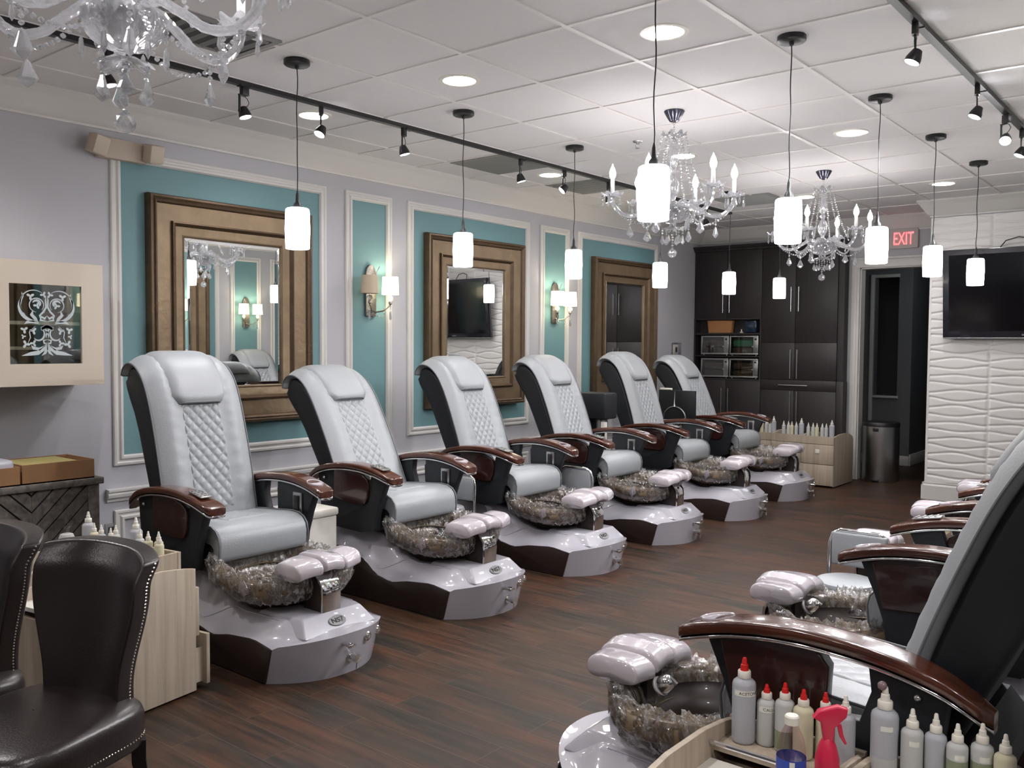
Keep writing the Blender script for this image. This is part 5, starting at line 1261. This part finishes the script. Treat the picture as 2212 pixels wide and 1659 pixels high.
# etched scrollwork: ribbons on the glass, mirrored
et = MB(); EX = D - 0.0085
cyc = (gy0 + gy1) / 2 + 0.005; czc = (gz0 + gz1) / 2
def ribbon(pts, w):
    n = len(pts)
    for s in (-1, 1):
        L = []; Rr = []
        for i, (a, b) in enumerate(pts):
            p = pts[max(0, i - 1)]; q = pts[min(n - 1, i + 1)]; dx, dy = q[0] - p[0], q[1] - p[1]; l = math.hypot(dx, dy) or 1
            ww = 0.78 * w(i / (n - 1)); L.append((a - dy / l * ww, b + dx / l * ww)); Rr.append((a + dy / l * ww, b - dx / l * ww))
        vs = [(EX, cyc + s * a, czc + b) for a, b in L] + [(EX, cyc + s * a, czc + b) for a, b in Rr]
        et.add(vs, [(i, i + 1, n + i + 1, n + i) for i in range(n - 1)])
def leaf(cx, cz, r, rot, k=5):
    for s in (-1, 1):
        pts = []
        for i in range(40):
            a = 2 * PI * i / 40; rr = r * (0.62 + 0.38 * math.cos(k * (a - rot))) ; pts.append((EX, cyc + s * (cx + rr * math.cos(a)), czc + cz + rr * math.sin(a)))
        et.add([(EX, cyc + s * cx, czc + cz)] + pts, [(0, 1 + i, 1 + (i + 1) % 40) for i in range(40)])
def arc(cx, cz, r0, r1, a0, a1, n=26): return [(cx + (r0 + (r1 - r0) * i / (n - 1)) * math.cos(a0 + (a1 - a0) * i / (n - 1)), cz + (r0 + (r1 - r0) * i / (n - 1)) * math.sin(a0 + (a1 - a0) * i / (n - 1))) for i in range(n)]
tp = lambda m_, k=1.0: (lambda s: m_ * (math.sin(PI * min(1, max(0, s))) ** 0.6) + 0.0008)
ribbon(arc(0.062, 0.108, 0.068, 0.075, 2.2, -0.9), tp(0.0028)); ribbon(arc(0.060, 0.100, 0.075, 0.085, 0.5, -1.7), tp(0.011)); ribbon(arc(0.052, 0.100, 0.036, 0.036, -1.5, 3.9), tp(0.003))
ribbon([(0.125, 0.165), (0.120, 0.145), (0.128, 0.125), (0.130, 0.10)], tp(0.006)); ribbon(arc(0.05, 0.105, 0.022, 0.014, 0.3, 4.0), tp(0.008))
leaf(0.082, 0.145, 0.021, 0.5, 3); leaf(0.05, 0.098, 0.019, 0.0, 3); leaf(0.016, 0.155, 0.018, 2.0, 3)
ribbon([(0.004, 0.15), (0.006, 0.125), (0.004, 0.09), (0.018, 0.065), (0.038, 0.045), (0.035, 0.03)], tp(0.006))
ribbon([(0.0, 0.045), (0.012, 0.03), (0.03, 0.04), (0.034, 0.022), (0.0, 0.016)], tp(0.009)); ribbon([(0.04, 0.0), (0.06, 0.03), (0.078, 0.05), (0.07, 0.075)], tp(0.011)); ribbon([(0.035, 0.0), (0.07, 0.012), (0.10, 0.01), (0.115, 0.0)], tp(0.009))
ribbon(arc(0.0, -0.045, 0.03, 0.035, 0.4, 2.7), tp(0.010)); ribbon(arc(0.052, -0.058, 0.02, 0.045, 5.5, 2.0), tp(0.005)); ribbon(arc(0.052, -0.055, 0.045, 0.06, 2.0, 3.4), tp(0.005))
leaf(0.115, -0.03, 0.020, 0.4, 3); leaf(0.07, -0.035, 0.020, 2.3, 3); leaf(0.108, -0.105, 0.022, 1.1, 3); leaf(0.070, -0.10, 0.019, 0.0, 3); leaf(0.120, -0.065, 0.013, 0.9, 3)
ribbon([(0.06, -0.01), (0.09, -0.04), (0.085, -0.07), (0.098, -0.10)], tp(0.003)); ribbon([(0.0, -0.08), (0.02, -0.085), (0.016, -0.10), (0.0, -0.10)], tp(0.006))
ribbon([(0.004, -0.10), (0.02, -0.13), (0.05, -0.15), (0.085, -0.155), (0.130, -0.165)], tp(0.014)); ribbon([(0.01, -0.11), (0.04, -0.13), (0.07, -0.125), (0.082, -0.11)], tp(0.010)); ribbon([(0.0, -0.10), (0.004, -0.13), (0.012, -0.15), (0.03, -0.165)], tp(0.009))
et.build('etched_pattern', 'etched', dr, smooth=False, fix=False)
tag(MB().bbox(XL + 0.05, XL + 0.16, -0.43, -0.235, 1.576, 1.63, 0.015).build('folded_cloth', pmat('coral_cloth', srgb(150, 70, 62), 0.8)), 'coral red folded cloth on the shelf inside the etched glass cabinet', 'cloth')

# sideboard
t = thing('sideboard', 'weathered grey wooden sideboard with chevron boards', 'sideboard', (0, 0, 0))
SY1, SY0, SX = -0.345, -2.3, 0.72
m = MB(); m.box(XL + 0.02, SX - 0.012, SY0 + 0.02, SY1 - 0.02, 0.08, 0.72); m.build('body', 'darkwood', t, smooth=False)
MB().bbox(XL + 0.012, SX + 0.02, SY0, SY1 + 0.015, 0.72, 0.755, 0.005).build('top', 'weathered', t, ang=30)
m = MB()
for yy in (SY1 - 0.035, SY1 - 0.66, SY0 + 0.03): m.bbox(SX - 0.03, SX + 0.006, yy - 0.03, yy + 0.03, 0.0, 0.72, 0.004)
m.bbox(XL + 0.02, XL + 0.05, SY1 - 0.06, SY1, 0, 0.72, 0.004); m.bbox(SX - 0.02, SX + 0.004, SY0, SY1, 0.06, 0.11, 0.003); m.build('frame', 'weathered', t, ang=30)
m = MB()
def clipbox(yc, hw2, zlo, zhi, sgn):
    w_ = 0.075; 
    for k in range(-6, 14):
        z0 = zlo + k * w_ * 1.12
        poly = []
        # chevron half: from centre line up to the edge at 45deg
        pts = [(0, z0), (hw2, z0 + hw2), (hw2, z0 + hw2 + w_), (0, z0 + w_)]
        # clip in z
        def clip(P, zc, keep):
            out = []
            for i in range(len(P)):
                a, b = P[i], P[(i + 1) % len(P)]; ia, ib = keep(a[1]), keep(b[1])
                if ia: out.append(a)
                if ia != ib:
                    tt = (zc - a[1]) / (b[1] - a[1]); out.append((a[0] + tt * (b[0] - a[0]), zc))
            return out
        P = clip(pts, zlo, lambda z: z >= zlo); P = clip(P, zhi, lambda z: z <= zhi) if len(P) > 2 else P
        if len(P) > 2:
            bd = MB(); bd.prism([(yc + sgn * a, b) for a, b in P], SX - 0.012, SX - 0.002 + 0.002 * (k % 2), 'yz', 0.0015, 1); m.add(bd.v, bd.f)
for yc in (SY1 - 0.345, SY1 - 0.97): clipbox(yc, 0.28, 0.11, 0.72, 1); clipbox(yc, 0.28, 0.11, 0.72, -1)
m.build('chevron_boards', 'weathered', t, smooth=False)
def open_box(name, x0, x1, y0, y1, z0, h, label):
    m = MB(); k = 0.006
    m.box(x0, x1, y0, y1, z0, z0 + k); m.box(x0, x0 + k, y0, y1, z0, z0 + h); m.box(x1 - k, x1, y0, y1, z0, z0 + h); m.box(x0 + k, x1 - k, y0, y0 + k, z0, z0 + h); m.box(x0 + k, x1 - k, y1 - k, y1, z0, z0 + h)
    o = m.build(name, 'cardboard', smooth=False); return tag(o, label, 'box', 'cardboard boxes on the sideboard')
open_box('cardboard_box', 0.42, 0.725, -0.735, -0.375, 0.756, 0.098, 'open cardboard box with a yellow card, right one on the sideboard')
open_box('cardboard_box', 0.42, 0.725, -1.12, -0.745, 0.756, 0.092, 'cardboard box with plastic packs on top, left one on the sideboard')
tag(MB().bbox(0.44, 0.71, -0.72, -0.45, 0.763, 0.852, 0.003).build('card_pad', 'yellowcard'), 'yellowish flat card pad lying in the open cardboard box', 'card')
tag(MB().bbox(0.50, 0.72, -1.0, -0.765, 0.763, 0.885, 0.02).build('plastic_pack', pmat('translucent_pack', srgb(205, 205, 215), 0.25, trans=0.3)), 'shiny plastic wrapped pack on the left cardboard box', 'pack')
t = thing('wall_outlet', 'grey electrical outlet low on the wall behind the bottles', 'outlet', (XL, -0.02, 0.33)); MB().bbox(0, 0.006, -0.035, 0.035, -0.057, 0.057, 0.003).build('plate', 'ventgrey', t); MB().bbox(0.006, 0.009, -0.016, 0.016, -0.035, 0.035, 0.003).build('socket', 'black', t)

# ================================================================== STOOLS AND SMALL THINGS BETWEEN CHAIRS
def make_stool():
    t = thing('technician_stool', '', 'stool')   # seat centre at origin, back toward +y
    MB().lathe([(0.001, 0.405), (0.12, 0.41), (0.148, 0.402), (0.155, 0.385), (0.15, 0.365), (0.001, 0.36)], 36, cap=False).build('seat', 'leather', t)
    MB().tube([(0.155 * math.cos(2 * PI * i / 36), 0.155 * math.sin(2 * PI * i / 36), 0.372) for i in range(36)], 0.005, 6, closed=True).build('seat_trim', 'piping', t)
    m = MB(); m.tube([(-0.155, 0.16, 0.18), (-0.155, 0.165, 0.40), (-0.155, 0.17, 0.54), (-0.14, 0.175, 0.585), (-0.10, 0.178, 0.605), (0.10, 0.178, 0.605), (0.14, 0.175, 0.585), (0.155, 0.17, 0.54), (0.155, 0.165, 0.40), (0.155, 0.16, 0.18)], 0.010, 10)
    m.tube([(-0.155, 0.16, 0.18), (0, 0.05, 0.18), (0.155, 0.16, 0.18)], 0.008, 8); m.build('back_frame', 'chrome', t)
    MB().bbox(-0.145, 0.145, 0.160, 0.185, 0.43, 0.597, 0.012, 3).build('backrest', 'leather', t)
    MB().lathe([(0.022, 0.10), (0.022, 0.36)], 16).build('post', 'chrome', t)
    for k in range(5):
        a = 2 * PI * k / 5; l = MB(); l.tube([(0, 0, 0.12), (0.10 * math.cos(a), 0.10 * math.sin(a), 0.10), (0.15 * math.cos(a), 0.15 * math.sin(a), 0.065)], 0.011, 8); lg = l.build('leg', 'chrome', t)
        MB().lathe([(0.001, -0.012), (0.026, -0.012), (0.027, 0.0), (0.026, 0.012), (0.001, 0.012)], 16, Tr(0.15 * math.cos(a), 0.15 * math.sin(a), 0.027) @ Rz(a + 0.6) @ Rx(PI / 2), cap=False).build('caster', 'black', lg)
    return t
ST = make_stool(); ST.scale = (0.9, 0.95, 0.97); ST.location = (4.01, 1.53, 0); ST.rotation_euler.z = 0.0; tag(ST, 'chrome framed stool with white seat between the right spa chairs', None, 'small chrome framed technician stools')
c = copy_tree(ST); c.location = (1.70, 2.81, 0); c.rotation_euler.z = PI; tag(c, 'chrome framed stool back showing between the third and fourth left spa chairs')
c = copy_tree(ST); c.location = (1.32, 1.66, 0); c.rotation_euler.z = 0.0; tag(c, 'chrome framed stool tucked beside the second left spa chair')
t = thing('storage_cart', 'cream storage drawer between the first and second left spa chairs', 'cart', (1.33, 0.53, 0))
MB().bbox(-0.17, 0.12, -0.12, 0.12, 0.02, 0.50, 0.006).build('body', 'whiteTop', t, ang=30); MB().bbox(-0.18, 0.13, -0.13, 0.13, 0.50, 0.545, 0.012).build('lid', 'whiteTop', t)
m = MB(); 
for sx in (-0.14, 0.09):
    for sy in (-0.09, 0.09): m.lathe([(0.012, 0), (0.012, 0.022)], 8, Tr(sx, sy, 0))
m.build('foot', 'black', t)
t = thing('display_board', 'square black board with a silver ring emblem, before the farthest spa chair', 'board', (1.12, 5.19, 0))
MB().bbox(-0.20, 0.20, -0.012, 0.012, 0.74, 1.03, 0.003).build('panel', 'black', t, ang=30)
m = MB(); m.tube([(0.12 * math.cos(a_) - 0.02, -0.016, 0.755 + 0.115 * math.sin(a_)) for a_ in [PI * i / 24 for i in range(25)]], 0.006, 8); m.tube([(-0.02, -0.016, 0.87), (-0.024, -0.016, 0.90), (-0.02, -0.014, 1.02)], [0.014, 0.006, 0.002], 8); m.build('ring_emblem', 'steel', t)
MB().lathe([(0.10, 0.0), (0.10, 0.012), (0.012, 0.018), (0.012, 0.76)], 20).build('stand', 'black', t)
tag(MB().bbox(0.93, 1.06, 5.181, 5.199, 1.031, 1.05, 0.003).build('folded_paper', 'whitecap'), 'small white folded paper on top of the black board', 'paper')
t = thing('utility_trolley', 'black trolley behind the fourth and fifth left spa chairs', 'trolley', (0.98, 3.99, 0))
MB().bbox(-0.16, 0.15, -0.10, 0.10, 0.82, 1.05, 0.02).build('bin', 'blackplastic', t)
m = MB(); m.bbox(-0.14, -0.02, -0.06, 0.06, 0.04, 0.82, 0.01); m.build('post', 'black', t); MB().bbox(0.02, 0.09, -0.05, 0.05, 0.04, 0.82, 0.02).build('column', 'steel', t); MB().bbox(-0.17, 0.15, -0.10, 0.10, 0.0, 0.04, 0.01).build('base', 'black', t)
MB().bbox(0.10, 0.16, -0.09, -0.08, 0.04, 0.80, 0.002).build('side_board', 'whiteTop', t)
# waste bin
t = thing('waste_bin', 'stainless steel waste bin in the dark doorway', 'bin', (2.345, 7.56, 0))
MB().lathe([(0.185, 0.0), (0.19, 0.01), (0.19, 0.60), (0.185, 0.605)], 40).build('body', 'steel', t)
MB().lathe([(0.192, 0.60), (0.194, 0.63), (0.185, 0.645), (0.001, 0.65)], 40, cap=False).build('lid', 'black', t); MB().bbox(-0.03, 0.03, -0.198, -0.19, 0.55, 0.59, 0.003).build('tag', 'black', t); MB().bbox(-0.04, 0.04, -0.22, -0.18, 0.01, 0.03, 0.004).build('pedal', 'black', t)
for o in (B_small, B_tall, B_cream):
    pass

lamp('hall_fill', 'POINT', (2.9, 8.2, 2.4), 3.0, None, (0.9, 0.96, 1.0), shadow_soft_size=0.2)  # added fill without a fixture, lifts the dark hallway
